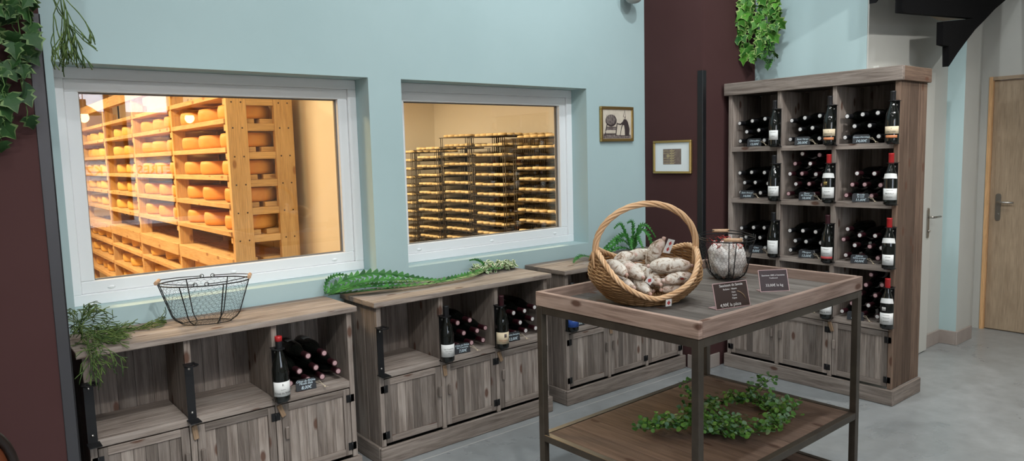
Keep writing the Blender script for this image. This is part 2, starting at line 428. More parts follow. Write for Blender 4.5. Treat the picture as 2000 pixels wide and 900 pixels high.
# ------------------------------------------------------------------ cabinets
def bracket(parent, x, y, ztop, zbot):
    """flat bar with a neck ring plate on top and a foot plate below, built on the front face y"""
    b = MB(); w = .0175
    b.box((x-w, y-.004, zbot), (x+w, y, ztop))
    b.box((x-w-.006, y-.064, zbot-.003), (x+w+.006, y, zbot+.001))
    # ring plate
    cy = y - .042; n = 20; ro, ri = .030, .0175
    for zz in (0,):
        out = []; inn = []
        for k in range(n):
            a = 2*PI*k/n
            out.append((x + ro*math.cos(a), cy + ro*math.sin(a))); inn.append((x + ri*math.cos(a), cy + ri*math.sin(a)))
        T = ztop; Bm = ztop - .004
        io = [b.vert((*p, T)) for p in out]; ii = [b.vert((*p, T)) for p in inn]; jo = [b.vert((*p, Bm)) for p in out]; ji = [b.vert((*p, Bm)) for p in inn]
        for k in range(n):
            l = (k+1) % n
            b.face([io[k], io[l], ii[l], ii[k]]); b.face([jo[l], jo[k], ji[k], ji[l]]); b.face([jo[k], jo[l], io[l], io[k]]); b.face([ii[k], ii[l], ji[l], ji[k]])
    b.box((x-w-.006, y-.026, ztop-.004), (x+w+.006, y, ztop))
    o = b.build('bottle_bracket', M['black'], parent)
    for z in (ztop-.025, zbot+.03):
        q = MB(); q.ball((x, y-.006, z), (.006, .004, .006), 10, 6); q.build('screw', M['steel'], o)
    return o
def cabinet(root, width, depth, hgt, topt, over, levels, doortop, hinges, btop, bside, cap=False, planks=3):
    """front on local y = 0 looking along +y; body inset by 'over' from the top's outline. levels: tops of the shelves, top first"""
    W = M['wood']; bt = .026; base = .097
    x0, x1 = over, width-over; yf = over; yb = depth
    b = MB()
    if cap:
        b.box((0, 0, hgt-topt), (width, .03, hgt), 'x'); b.box((0, .0301, hgt-topt), (.03, depth, hgt), 'y')
        b.box((.0302, .0302, hgt-topt+.01), (width-.0302, depth, hgt-.002), 'x')
        b.build('top', W, root, bevel=.004, seg=2)
        b = MB(); b.box((width-.03, .0301, hgt-topt), (width+.0, depth, hgt), 'y', rnd=.4)
        b.build('cap_end', M['wood_side'], root, bevel=.004, seg=2)
    else:
        e = depth/planks
        for k in range(planks): b.box((0, k*e + (.001 if k else 0), hgt-topt), (width, (k+1)*e - .001, hgt), 'x')
        b.build('top', W, root, bevel=.002)
    z1 = hgt - topt
    for sx, mm in ((0, W), (1, M['wood_side'] if cap else W)):
        b = MB(); xa = x0 if sx == 0 else x1-bt
        b.box((xa, yf, base), (xa+bt, yf+.022, z1), 'z', rnd=.75)
        m = 3; d = (yb - yf - .0222)/m
        for k in range(m): b.box((xa, yf+.0222+k*d, base), (xa+bt, yf+.0222+(k+1)*d-.0012, z1), 'z')
        b.build('side_panel', mm, root, bevel=.0015)
    cell = (x1 - x0 - 4*bt)/3
    xd = [x0, x0+bt+cell, x0+2*(bt+cell), x0+3*(bt+cell)]
    for k in (1, 2):
        b = MB(); b.box((xd[k], yf+.001, base), (xd[k]+bt, yf+.03, z1), 'z', rnd=.8); b.box((xd[k]+.003, yf+.0302, base), (xd[k]+bt-.003, yb-.02, z1), 'z')
        b.build('divider', W, root, bevel=.0015)
    b = MB(); n = 15; d = (x1-x0-2*bt)/n
    for k in range(n): b.box((x0+bt+k*d, yb-.018, base), (x0+bt+(k+1)*d-.0015, yb-.002, z1 + (.0098 if cap else -.0005)), 'z')
    b.build('back_panel', W, root)
    for li, z in enumerate(levels):
        last = li == len(levels)-1
        for k in range(3):
            b = MB(); xa = xd[k]+bt
            b.box((xa+.0005, yf+.002, z-.034), (xa+cell-.0005, yf+.03, z), 'x', rnd=.8)
            m = 3; e = (yb-.02-yf-.0302)/m
            for j in range(m): b.box((xa+.0005, yf+.0302+j*e, z-.03), (xa+cell-.0005, yf+.0302+(j+1)*e-.001, z), 'x')
            b.build('shelf', W, root, bevel=.0012)
    # base moulding
    b = MB()
    b.box((.006, .004, 0), (width-.006, .024, base), 'x', rnd=.6); b.box((.006, .0245, 0), (.026, yb, base), 'y', rnd=.5); b.box((width-.026, .0245, 0), (width-.006, yb, base), 'y', rnd=.5)
    b.build('plinth', M['wood'], root, bevel=.004)
    # doors
    for k in range(3):
        xa, xb = xd[k]+bt+.003, xd[k]+bt+cell-.003; za, zb = base+.012, doortop
        b = MB(); f = .034; ya, yd = yf+.003, yf+.023
        b.box((xa, ya, za), (xa+f, yd, zb), 'z'); b.box((xb-f, ya, za), (xb, yd, zb), 'z')
        b.box((xa+f, ya+.0005, za), (xb-f, yd, za+f), 'x'); b.box((xa+f, ya+.0005, zb-f), (xb-f, yd, zb), 'x')
        m = 6; e = (xb-xa-2*f)/m
        for j in range(m): b.box((xa+f+j*e, ya+.007, za+f), (xa+f+(j+1)*e-.0007, yd-.003, zb-f), 'z')
        d = b.build('door', M['wood'], root, bevel=.0015)
        left = hinges[k] == 'L'
        hx = xa-.002 if left else xb+.002
        for hz in (za+.045, zb-.05):
            h = MB(); h.box((hx-.021, ya-.003, hz-.019), (hx+.021, ya+.0005, hz+.019)); h.tube([(hx, ya-.004, hz-.019), (hx, ya-.004, hz+.019)], .0035, 8)
            h.build('hinge', M['black'], d)
        px = xb-f/2 if left else xa+f/2
        h = MB(); h.box((px-.009, ya-.02, (za+zb)/2+.005), (px+.009, ya-.006, (za+zb)/2+.065), 'z'); h.box((px-.006, ya-.008, (za+zb)/2+.012), (px+.006, ya, (za+zb)/2+.022), 'z'); h.box((px-.006, ya-.008, (za+zb)/2+.048), (px+.006, ya, (za+zb)/2+.058), 'z')
        h.build('handle', M['wood'], d, bevel=.003)
    # turn buttons under the lowest shelf, one on each divider
    for k in (1, 2):
        b = MB(); c = xd[k] + bt/2
        b.M = Matrix.Translation((c+.004, yf-.002, levels[-1]-.046)) @ Matrix.Rotation(R(-6 if k == 1 else -20), 4, 'Y')
        b.box((-.011, -.012, -.052), (.011, 0, .012), 'z'); b.M = None
        b.build('turn_button', M['peg_wood'], root, bevel=.003)
    for k in bside:
        for zl in levels:
            zt = zl + (.245 if not cap else .246)
            xx = xd[k] + bt/2
            bracket(root, xx, yf-.0005 + (0 if k in (0, 3) else .001), zt, zl-.006)
    return xd, cell, bt

SB_W, SB_D, SB_H = 1.213, .388, .868
S0 = [.400, 1.708, 3.031]
YS = YA - .012 - SB_D            # world y of the sideboards' front
sb = thing('sideboard', 'low weathered wood sideboard under the left window, wire basket on its top', 'sideboard', (S0[0], YS, 0), group='weathered wood sideboards along the blue wall')
SBX, SBC, SBT = cabinet(sb, SB_W, SB_D, SB_H, .027, .022, [.493], .452, 'LRR', None, (0, 1, 2))
sb2 = copy_tree(sb); sb2.location.x = S0[1]; sb2['label'] = 'low weathered wood sideboard between the two windows with a fern garland along its top'
sb3 = copy_tree(sb); sb3.location.x = S0[2]; sb3['label'] = 'low weathered wood sideboard beside the mauve pillar, half hidden behind the display table'
RX, RY0, RW, RD, RH = 4.472, 3.092, 1.216, .414, 2.056
rk = thing('wine_rack', 'tall weathered wood wine rack with open cells of bottles above three doors', 'wine rack', (RX, RY0, 0), (0, 0, -PI/2))
RLV = [1.608, 1.245, .860, .495]
RKX, RKC, RKT = cabinet(rk, RW, RD, RH, .085, .024, RLV, .455, 'LRR', None, (1, 2, 3), cap=True)
def rack_world(lx, ly, z): return (RX + ly, RY0 - lx, z)

# ------------------------------------------------------------------ bottles
PROF = {
 'burgundy': [(.030, 0), (.0375, .004), (.0385, .02), (.0385, .135), (.037, .155), (.031, .185), (.022, .212), (.0165, .235), (.0142, .252), (.0142, .296), (.0152, .297), (.0152, .303)],
 'bordeaux': [(.030, 0), (.0365, .004), (.0372, .02), (.0372, .185), (.035, .202), (.026, .222), (.0165, .236), (.0145, .25), (.0145, .292), (.0152, .293), (.0152, .300)],
}
MESH = {}
def mesh_of(key, fn):
    if key not in MESH:
        o = fn(); MESH[key] = o.data; bpy.data.objects.remove(o)
    return MESH[key]
def inst(name, me, parent):
    o = bpy.data.objects.new(name, me); COL.objects.link(o); o.parent = parent; return o
def m_body(kind, n=24):
    def f():
        b = MB(); b.lathe(PROF[kind], n); return b.build('bottle_glass', M['glassb'])
    return mesh_of(('body', kind), f)
def m_caps(mat, h=.055):
    def f():
        b = MB(); b.lathe([(.0150, .303-h), (.0152, .303-h+.001), (.0154, .298), (.0160, .299), (.0160, .3045), (.0145, .3055)], 18); return b.build('capsule', M[mat])
    return mesh_of(('caps', mat, h), f)
def m_disc(mat):
    def f():
        b = MB(); b.lathe([(.0118, .3056), (.0118, .3062), (.010, .3066)], 16); return b.build('capsule_top', M[mat])
    return mesh_of(('disc', mat), f)
def arc_label(mat, r, z0, z1, half, parent, name='label', a0=0):
    b = MB(); n = 16; A = []; B_ = []
    for k in range(n+1):
        a = a0 - half + 2*half*k/n
        A.append(b.vert((r*math.sin(a), -r*math.cos(a), z0))); B_.append(b.vert((r*math.sin(a), -r*math.cos(a), z1)))
    for k in range(n): b.face([A[k], A[k+1], B_[k+1], B_[k]], None, .5, 0, True)
    o = b.build(name, M[mat], parent)
    sd = o.modifiers.new('thick', 'SOLIDIFY'); sd.thickness = .0003; sd.offset = 1
    return o
def shoulder_label(parent, kind='burgundy'):
    """collar label that follows the bottle's shoulder"""
    b = MB(); n = 14; half = 1.25; rows = []
    zs = [.158, .168, .178, .188]; rs = [.0368, .0351, .0330, .0307]
    for z, r in zip(zs, rs):
        row = []
        for k in range(n+1):
            t = -1 + 2*k/n; a = half*t
            zz = z + .006*t*t*(1 if z > .17 else -.4) - (.0 if z < .185 else .010*t*t)
            rr = rs[0] + (rs[-1]-rs[0])*min(1, max(0, (zz-zs[0])/(zs[-1]-zs[0]))) + .0014
            row.append(b.vert((rr*math.sin(a), -rr*math.cos(a), zz)))
        rows.append(row)
    for i in range(3):
        for k in range(n): b.face([rows[i][k], rows[i][k+1], rows[i+1][k+1], rows[i+1][k]], None, .5, 0, True)
    return b.build('neck_label', M['label'], parent)
def stand_bottle(loc, turn, label, kind, cap, lab, lines, z0=.03, z1=.098, half=1.25, neck=None, tmat='text_dark', extra=None, group='standing display bottles'):
    r = thing('wine_bottle', label, 'bottle', loc, (0, 0, turn), group)
    inst('bottle_glass', m_body(kind), r)
    inst('capsule', m_caps(cap, .055 if cap != 'cap_red' else .07), r)
    rad = PROF[kind][3][0]
    if lab:
        l = arc_label(lab, rad + .0004, z0, z1, half, r)
        if lines: join_text('lettering', [(t, s, 0, y) for t, s, y in lines], M[tmat], l, Matrix.Identity(4), bend=rad + .0009)
    if neck: shoulder_label(r)
    if extra: extra(r, rad)
    return r

lie_count = {}
def lie_bottle(loc, rot, label, group, cap, disc, neck=False, foot=False, kind='burgundy'):
    r = thing('wine_bottle', label, 'bottle', loc, rot, group)
    inst('bottle_glass', m_body(kind), r); inst('capsule', m_caps(cap), r); inst('capsule_top', m_disc(disc), r)
    if neck:
        if 'shoulder' not in MESH:
            o = shoulder_label(None); MESH['shoulder'] = o.data; bpy.data.objects.remove(o)
        o = inst('neck_label', MESH['shoulder'], r); o.rotation_euler.z = rng.uniform(-.9, .9) + (-PI/2 if rot[1] else PI)
    if foot:
        o = arc_label('label_dim', .0389, .05, .10, .9, r); o.rotation_euler.z = foot
    return r
def pile_labels(pts, where):
    """unique label for each bottle of a pile from its row and its place in the row"""
    rows = []
    for i, (a, z) in sorted(enumerate(pts), key=lambda t: t[1][1]):
        if rows and abs(rows[-1][0] - z) < .024: rows[-1][1].append((a, i))
        else: rows.append([z, [(a, i)]])
    out = {}
    for ri, (z, mem) in enumerate(rows):
        mem.sort(reverse=(where[1] == 'rack'))
        rn = 'bottom row' if ri == 0 else ('top row' if ri == len(rows)-1 else ORD[ri] + ' row up')
        for k, (a, i) in enumerate(mem):
            pos = 'alone' if len(mem) == 1 else (ORD[k] + ' from left')
            out[i] = 'dark bottle lying in %s, %s, %s' % (where[0], rn, pos)
    return out
# lying bottles in the tall rack: (across, up) from the cell's centre and shelf, across > 0 is towards the mauve pier
RC = {
 (0,0): [(.135,.166),(.041,.178),(-.059,.187),(.085,.104),(-.008,.112),(.132,.040),(.040,.040),(-.050,.040)],
 (0,1): [(.132,.165),(.028,.178),(-.068,.186),(.074,.104),(-.020,.110),(.128,.040),(.028,.040),(-.067,.040)],
 (0,2): [(.134,.172),(.030,.178),(-.062,.182),(.080,.108),(-.022,.108),(.132,.040),(.030,.040),(-.072,.040)],
 (1,0): [(.134,.176),(.046,.182),(-.052,.180),(.100,.108),(.010,.110),(-.080,.104),(.134,.038),(.052,.038),(-.030,.038),(-.112,.038)],
 (1,1): [(.046,.306),(-.078,.296),(.092,.240),(-.012,.240),(.132,.172),(.042,.174),(-.056,.170),(.088,.104),(.000,.106),(-.092,.102),(.130,.038),(.044,.038),(-.044,.038)],
 (1,2): [(.049,.177),(-.040,.176),(.090,.106),(.004,.108),(-.080,.105),(.127,.038),(.045,.038),(-.040,.038),(-.124,.038)],
 (2,0): [(.134,.165),(.030,.176),(-.064,.178),(.078,.104),(-.018,.106),(.130,.038),(.030,.038),(-.067,.038)],
 (2,1): [(.132,.172),(.044,.176),(-.054,.174),(.086,.105),(-.004,.106),(-.096,.104),(.128,.038),(.040,.038),(-.048,.038)],
 (2,2): [(.100,.208),(.022,.174),(-.070,.176),(.134,.140),(.066,.106),(-.026,.106),(-.112,.104),(.126,.038),(.032,.038),(-.078,.038)],
 (3,2): [(-.053,.296),(-.012,.228),(-.112,.238),(-.078,.168),(-.036,.100),(-.084,.036),(.132,.036),(.066,.096),(.010,.036),(.030,.165)],
 (3,1): [(.120,.038),(.030,.038),(-.060,.038),(.076,.104),(-.016,.104)],
}
CN = ['left', 'middle', 'right']; RN = ['top', 'second', 'third', 'lowest']
for (r, c), pts in RC.items():
    cx = RKX[c] + RKT + RKC/2
    where = ("rack's %s row %s cell" % (RN[r], CN[c]), 'rack')
    labs = pile_labels(pts, where)
    red = (r, c) in ((1,1), (1,2), (2,2), (3,2), (3,1))
    for i, (a, z) in enumerate(pts):
        nx = .066 + rng.uniform(-.004, .010)
        p = rack_world(cx - a, nx + .306, RLV[r] + z)
        lie_bottle((p[0], p[1], p[2]), (0, -PI/2 + 0, rng.uniform(-.03, .03)), labs[i], 'bottles lying in the %s row, %s cell of the rack' % (RN[r], CN[c]),
                   'cap_wine' if red else 'cap_black', 'disc_white' if not red else rng.choice(['disc_white', 'disc_pink']), neck=red, kind='burgundy')
# lying bottles in the sideboards: (across, up)
SCELL = {
 (0,2): ([(-.014,.157),(.073,.154),(.122,.092),(.028,.090),(-.064,.090),(.080,.040),(.136,.036+.0),(-.020,.040),(-.110,.040)], 'disc_pink', 'left sideboard'),
 (1,1): ([(-.059,.170),(.030,.172),(.134,.108),(-.016,.104),(.073,.102),(.118,.038),(.030,.038),(-.060,.038)], 'disc_pink', 'middle sideboard'),
 (1,2): ([(-.029,.162),(.060,.160),(.112,.100),(.014,.096),(.062,.038),(.140,.040),(.136,.171),(-.030,.038),(-.110,.038)], 'disc_white', 'middle sideboard'),
}
SCELL[(0,2)][0][6] = (.138, .048); SCELL[(0,2)][0][5] = (.058, .038)
for (s, c), (pts, disc, nm) in SCELL.items():
    cx = SBX[c] + SBT + SBC/2 + S0[s]
    where = ("%s's %s cell" % (nm, CN[c]), 'side')
    labs = pile_labels(pts, where)
    for i, (a, z) in enumerate(pts):
        fy = YS + .060 + rng.uniform(-.003, .004)
        lie_bottle((cx + a, fy + .3065, .493 + z), (PI/2, 0, rng.uniform(-.02, .02)), labs[i], 'bottles lying in the %s cell of the %s' % (CN[c], nm), 'cap_wine', disc, foot=(PI - .4 if (i in (0, 1)) else False))
# every lying bottle in the low sideboards is a little shorter than the cell is deep
# standing display bottles
def sbx(s, k): return S0[s] + SBX[k] + SBT/2
ZB = .4885; YB = YS + .022 - .042
stand_bottle((sbx(0,2)+.004, YB, ZB), -.14, 'standing bottle with red capsule and white label on the left sideboard', 'burgundy', 'cap_black', 'label',
   [('Côtes du Rhône', .0125, .045), ('Appellation', .005, .062), ('R', .016, .083)], extra=lambda r, q: inst('capsule_band', mesh_of('redband', lambda: (lambda b: (b.lathe([(.0166,.283),(.0166,.3052),(.015,.3062)], 18), b.build('capsule_band', M['cap_red']))[1])(MB())), r))
stand_bottle((sbx(1,1)+.004, YB, ZB), -.36, 'standing bottle with black capsule and white label on the middle sideboard', 'burgundy', 'cap_black', 'label',
   [('Les Coudrets', .0105, .074), ('Côtes du Rhône', .006, .062), ('2017', .005, .05)])
stand_bottle((sbx(1,2)+.004, YB, ZB), -.45, 'standing bottle with wine red capsule and cream label on the middle sideboard', 'burgundy', 'cap_wine', 'label_cream',
   [('Vacqueyras', .0115, .052), ('grand vin', .006, .04)], tmat='text_red', extra=lambda r, q: arc_label('ink_mid', q+.0009, .068, .088, .2, r, 'crest', .3))
stand_bottle((sbx(2,0)+.004, YB, ZB), -.30, 'standing bottle with blue label behind the table on the far sideboard', 'burgundy', 'cap_black', 'label_blue', [('Domaine', .010, .07)], tmat='chalk')
def rb(r, k): 
    x, y, z = rack_world(RKX[k] + RKT/2 - .006, .024 - .042, RLV[r] - .0045); return (x, y, z)
FW = -PI/2 + .28
def band(m, z0, z1, h): return lambda r, q: arc_label(m, q+.0005, z0, z1, h, r, 'lower_label')
def medal(m): return lambda r, q: arc_label(m, q+.0006, .112, .134, .3, r, 'medallion', -.35)
D = 'standing bottle '
stand_bottle(rb(0,1), FW, D+'with small white label, top row of rack, left', 'burgundy', 'cap_black', 'label', [('Chiroubles', .009, .095), ('CRU', .012, .068)], .045, .108, .85)
stand_bottle(rb(0,2), FW, D+'with cream label and orange strip, top row of rack, middle', 'burgundy', 'cap_black', 'label_cream', [('Saint Veran', .0105, .071), ('v', .012, .088)], .056, .100, 1.2, extra=band('orange', .032, .048, .9))
stand_bottle(rb(0,3), FW, D+'with cream label and orange strip, top row of rack, right', 'burgundy', 'cap_black', 'label_cream', [('Les Crozes', .0105, .071), ('v', .012, .088)], .056, .100, 1.2, extra=band('orange', .032, .048, .9))
stand_bottle(rb(1,1), FW, D+'with plain white label, second row of rack, left', 'burgundy', 'cap_black', 'label', [('SAINT AMOUR', .008, .082), ('domaine', .008, .066), ('2018', .006, .052)], .032, .098, 1.15)
stand_bottle(rb(1,2), FW, D+'with red capsule and gold medallion, second row of rack, middle', 'burgundy', 'cap_red', 'label', [('Cuvee Domaine', .006, .088), ('FLEURY', .011, .070), ('Beaujolais', .010, .048)], .03, .098, 1.2, neck=1, extra=medal('gold'))
stand_bottle(rb(1,3), FW, D+'with red capsule and white collar, second row of rack, right', 'burgundy', 'cap_red', 'label', [('Cuvee Domaine', .006, .088), ('BROUILLY', .011, .068), ('Beaujolais', .008, .048)], .03, .098, 1.2, neck=1)
stand_bottle(rb(2,1), FW, D+'with tall white label, third row of rack, left', 'burgundy', 'cap_black', 'label', [('Cotes Roannaises', .006, .10), ('vin rouge', .008, .08), ('2018', .006, .04)], .025, .115, 1.1)
stand_bottle(rb(2,2), FW, D+'with red banded white label, third row of rack, middle', 'burgundy', 'cap_wine', 'label', [('Morgon', .010, .088), ('CHATEAU', .008, .062)], .042, .102, 1.1, extra=band('label_red', .026, .0415, 1.1))
stand_bottle(rb(2,3), FW, D+'with red and gold capsule, third row of rack, right', 'burgundy', 'cap_red', 'label', [('Juliénas', .010, .075), ('prestige', .007, .055)], .025, .088, .9, neck=1)
stand_bottle(rb(3,2), FW, D+'with white label seen under the table tray', 'burgundy', 'cap_black', 'label', [('Côtes du Rhône', .0115, .045), ('R', .014, .08)], .03, .1, 1.2)
stand_bottle(rb(3,3), FW, D+'with red capsule and grey medallion, lowest row of rack, right', 'burgundy', 'cap_red', 'label', [('Cuvee Domaine', .006, .085), ('MOULIN', .010, .068), ('Beaujolais', .008, .048)], .028, .098, 1.2, neck=1, extra=medal('label_dim'))

# slate price tags
def slate(loc, rz, label, lines, w=.098, h=.054, sx=1, up=.80):
    lines = [(a, b*1.28, c*1.08) for a, b, c in lines]
    r = thing('price_tag', label, 'price tag', loc, (0, 0, rz), 'slate price tags in front of the bottles')
    b = MB(); t = .004; c = .009
    b.M = Matrix.Rotation(-R(90-up*90)*.55, 4, 'X')
    b.prism([(-w/2, 0), (w/2, 0), (w/2, h-c), (w/2-c, h), (-w/2+c, h), (-w/2, h-c)], -t/2, t/2)
    bd = b.build('slate_board', M['slate'], r)
    MM = b.M @ Matrix.Translation((0, -t/2-.0003, 0)) @ Matrix.Rotation(PI/2, 4, 'X')
    join_text('lettering', [(s, z, 0, y) for s, z, y in lines], M['chalk'], bd, MM, shear=.25, spacing=.95)
    b = MB()
    e = b.M
    pts = [(w/2-.004, 0, h*.6), (w/2+.015*sx, -.006, h*.62), (w/2+.03*sx, -.014, h*.3), (w/2+.036*sx, -.018, .006), (w/2+.052*sx, -.026, .003)]
    b.tube(pts, .0011, 5); b.tube([(w/2-.004, -.002, h*.55), (w/2+.02*sx, -.012, h*.4), (w/2+.036*sx, -.018, .006)], .0011, 5); b.build('cord', M['string'], r)
    b = MB(); b.ball((w/2+.036*sx, -.018, .006), (.0045, .0045, .0045), 10, 8); b.build('bead', M['bead'], r)
    return r
def ssl(s, c, a, y=.05): return (S0[s] + SBX[c] + SBT + SBC/2 + a, YS + .031, .4945)
slate(ssl(0, 2, -.045, .050), -.10, 'slate tag reading 8,00€ on the left sideboard', [('Côtes du Rhône', .0115, .041), ('Moulin Bale', .0115, .030), ('8,00€', .0175, .012)])
slate(ssl(1, 1, -.050, .048), -.10, 'slate tag reading 7,00€ on the middle sideboard', [('Côtes du Rhône', .011, .041), ('des Coursons', .011, .030), ('7,00€', .0175, .012)])
slate(ssl(1, 2, -.065, .050), -.10, 'slate tag half hidden behind the cream label bottle', [('Gigondas Domaines', .010, .036), ('12,00€', .018, .013)])
slate(ssl(2, 0, -.085, .048), -.10, 'slate tag beside the blue label bottle', [('Syrah', .011, .038), ('14,00€', .018, .013)])
def rsl(r, c, a, y=.031):
    x, yy, z = rack_world(RKX[c] + RKT + RKC/2 - a, y, RLV[r] + .0015); return (x, yy, z)
RZ = -PI/2 + .25
slate(rsl(0,0,-.0), RZ, 'slate tag for Chiroubles, top row of rack, left cell', [('Chiroubles', .013, .035), ('13,00€', .017, .013)])
slate(rsl(0,1,.025), RZ, 'slate tag reading 20,00€, top row of rack, middle cell', [('Saint Veran', .013, .035), ('20,00€', .018, .013)])
slate(rsl(0,2,.020), RZ, 'slate tag reading 14,00€, top row of rack, right cell', [('Crozes-Hermitage', .0105, .035), ('14,00€', .018, .013)])
slate(rsl(1,0,.055), RZ, 'slate tag for Saint Amour, second row of rack, left cell', [('Saint Amour', .013, .035), ('14,00€', .017, .013)])
slate(rsl(1,1,-.010), RZ, 'slate tag for Fleury, second row of rack, middle cell', [('Fleury', .012, .042), ('du Nouveau', .012, .030), ('10,00€', .017, .012)])
slate(rsl(1,2,.015), RZ, 'slate tag reading 11,00€, second row of rack, right cell', [('Brouilly', .012, .042), ('la cote', .012, .030), ('11,00€', .017, .012)])
slate(rsl(2,0,-.02), RZ, 'slate tag behind the wire basket, third row of rack, left cell', [('Côtes', .012, .035), ('9,00€', .018, .013)])
slate(rsl(2,1,-.015), RZ, 'slate tag for Morgon, third row of rack, middle cell', [('Morgon', .014, .035), ('13,00€', .018, .013)])
slate(rsl(2,2,.015), RZ, 'slate tag for Juliénas, third row of rack, right cell', [('Juliénas', .012, .042), ('Cuvée prestige', .010, .030), ('10,00€', .016, .012)])
slate(rsl(3,2,.030), RZ, 'slate tag in the lowest right cell of the rack', [('Moulin', .012, .040), ('à Vent', .012, .029), ('12,00€', .016, .012)])
slate(rsl(3,1,.010), RZ, 'slate tag in the lowest middle cell of the rack', [('Côtes du Rhône', .011, .035), ('8,00€', .018, .013)])

# ------------------------------------------------------------------ display table
TX, TY, TA, TW, TD, TZ = 1.9455, 1.437, .018, 1.196, .809, 1.03
tb = thing('display_table', 'wooden tray table on a bronze metal frame with two lower shelves', 'table', (TX, TY, 0), (0, 0, TA))
BZ = TZ - .060; t_ = .03
for (x, y) in ((0.002, 0.002), (TW-.032, 0.002), (0.002, TD-.032), (TW-.032, TD-.032)):
    b = MB(); b.box((x, y, 0), (x+t_, y+t_, BZ-.002)); b.build('leg', M['bronze'], tb, bevel=.002)
def rails(z0, z1):
    b = MB(); i = .002
    b.box((i+t_, i+.001, z0), (TW-i-t_, i+t_-.001, z1)); b.box((i+t_, TD-i-t_+.001, z0), (TW-i-t_, TD-i-.001, z1))
    b.box((i+.001, i+t_, z0), (i+t_-.001, TD-i-t_, z1)); b.box((TW-i-t_+.001, i+t_, z0), (TW-i-.001, TD-i-t_, z1))
    b.build('rail', M['bronze'], tb, bevel=.0015)
rails(BZ-.032, BZ-.002); rails(.390, .420); rails(.125, .155)
def planks(name, z0, z1, ins, n, mat, grain='y'):
    b = MB(); w = (TW-2*ins)/n
    for k in range(n): b.box((ins+k*w, ins, z0), (ins+(k+1)*w-.0016, TD-ins, z1), grain)
    return b.build(name, M[mat], tb, bevel=.001)
planks('lower_shelf', .400, .418, .0325, 9, 'shelf_wood'); planks('lower_shelf', .135, .153, .0325, 9, 'shelf_wood')
planks('tray_floor', BZ, BZ+.016, .0225, 9, 'tray_floor_shaded')
for a, c, g in (((0, 0, BZ), (.022, TD, TZ), 'y'), ((.0221, 0, BZ), (TW-.0001, .022, TZ), 'x'), ((.0221, TD-.022, BZ), (TW-.0221, TD, TZ), 'x'), ((TW-.022, .0221, BZ), (TW, TD, TZ), 'y')):
    b = MB(); b.box(a, c, g); b.build('tray_rim', M['tray_wood'], tb, bevel=.003, seg=2)
TF = BZ + .016           # tray floor height
def tw(x, y, z=0): 
    c, s = math.cos(TA), math.sin(TA); return (TX + x*c - y*s, TY + x*s + y*c, z)

# ------------------------------------------------------------------ wicker basket with salami
BK = thing('wicker_basket', 'woven wicker basket with a tall arched handle on the tray table', 'basket', (2.262, 1.945, TF+.024), (R(10), 0, R(-34)))
def bk_h(th): 
    c = abs(math.cos(th)); f = .045 if math.sin(th) < 0 else .085
    return f + (.195 - f) * (c ** 1.6)
def bk_r(z):
    t = min(1, max(0, z/.195))
    s = math.sin(min(1, t*1.5)*PI/2)
    return .158 + .080*s - .038*max(0, t-.45)/.55, .130 + .078*s - .02*max(0, t-.6)/.4
def bk_p(th, z, off=0):
    a, q = bk_r(z); return Vector(((a+off)*math.cos(th), (q+off)*math.sin(th), z))
NS = 30
b = MB()
z = .006; row = 0
while z < .19:
    run = []
    m = NS*4
    for k in range(m+1):
        th = 2*PI*k/m + PI/2
        if bk_h(th) > z + .004:
            run.append(bk_p(th, z + rng.uniform(-.0008, .0008), .0032*math.sin(k*PI/4 + row*PI)))
        elif len(run) > 2: b.tube(run, .0036, 5, rnd=rng.random()); run = []
        else: run = []
    if len(run) > 2: b.tube(run, .0036, 5, rnd=rng.random())
    z += .0068; row += 1
for k in range(NS):
    th = 2*PI*(k+.5)/NS
    h = bk_h(th); b.tube([bk_p(th, h*t/6) for t in range(7)], .003, 5, rnd=rng.random())
b.build('weave', M['wicker'], BK)
b = MB()
for r_ in range(16):
    a = .008 + r_*.0099
    b.tube([(a*math.cos(2*PI*k/40), a*.83*math.sin(2*PI*k/40), .003 + .0015*math.sin(k*PI/2 + r_*PI)) for k in range(40)], .0048, 5, closed=True, rnd=rng.random())
b.build('basket_bottom', M['wicker'], BK)
def twist(path, n, r, off, turns, closed=False, mi=0):
    b = MB(); m = len(path)
    for s in range(n):
        pts = []
        for i, p in enumerate(path):
            q = path[(i+1) % m] if (closed or i < m-1) else path[i]; o_ = path[i-1] if (closed or i > 0) else path[i]
            t = (Vector(q) - Vector(o_)).normalized(); u = t.cross(Vector((.3, .5, .81))).normalized(); w = t.cross(u)
            a = 2*PI*(s/n + turns*i/m)
            pts.append(Vector(p) + (u*math.cos(a) + w*math.sin(a))*off)
        b.tube(pts, r, 6, closed=closed, rnd=rng.random())
    return b
path = [bk_p(2*PI*k/110, bk_h(2*PI*k/110) + .002, .002) for k in range(110)]
twist(path, 4, .0052, .0066, 14, True).build('rim', M['wicker_rim'], BK)
ax = bk_r(.17)[0]
path = [(-ax*math.cos(PI*k/40)*(1.0), 0, .155 + .045*min(1, math.sin(PI*k/40)*4) + .185*math.sin(PI*k/40)) for k in range(41)]
path = [(-ax, .0, .10)] + path + [(ax, 0, .10)]
twist(path, 5, .0056, .0082, 2.6).build('handle', M['wicker_rim'], BK)
for sx in (-1, 1):
    b = MB()
    for k in range(6):
        a0 = (-.5 + k*.2)*.35
        th = (0 if sx > 0 else PI)
        b.tube([bk_p(th + a0*1.4, .17-.012*abs(k-2.5), .008), bk_p(th + a0*.2, .19, .016), bk_p(th - a0*1.2, .198, -.004)], .0036, 5, rnd=rng.random())
    b.build('handle_binding', M['wicker_rim'], BK)
BM = Matrix.Translation(BK.location) @ BK.rotation_euler.to_matrix().to_4x4()
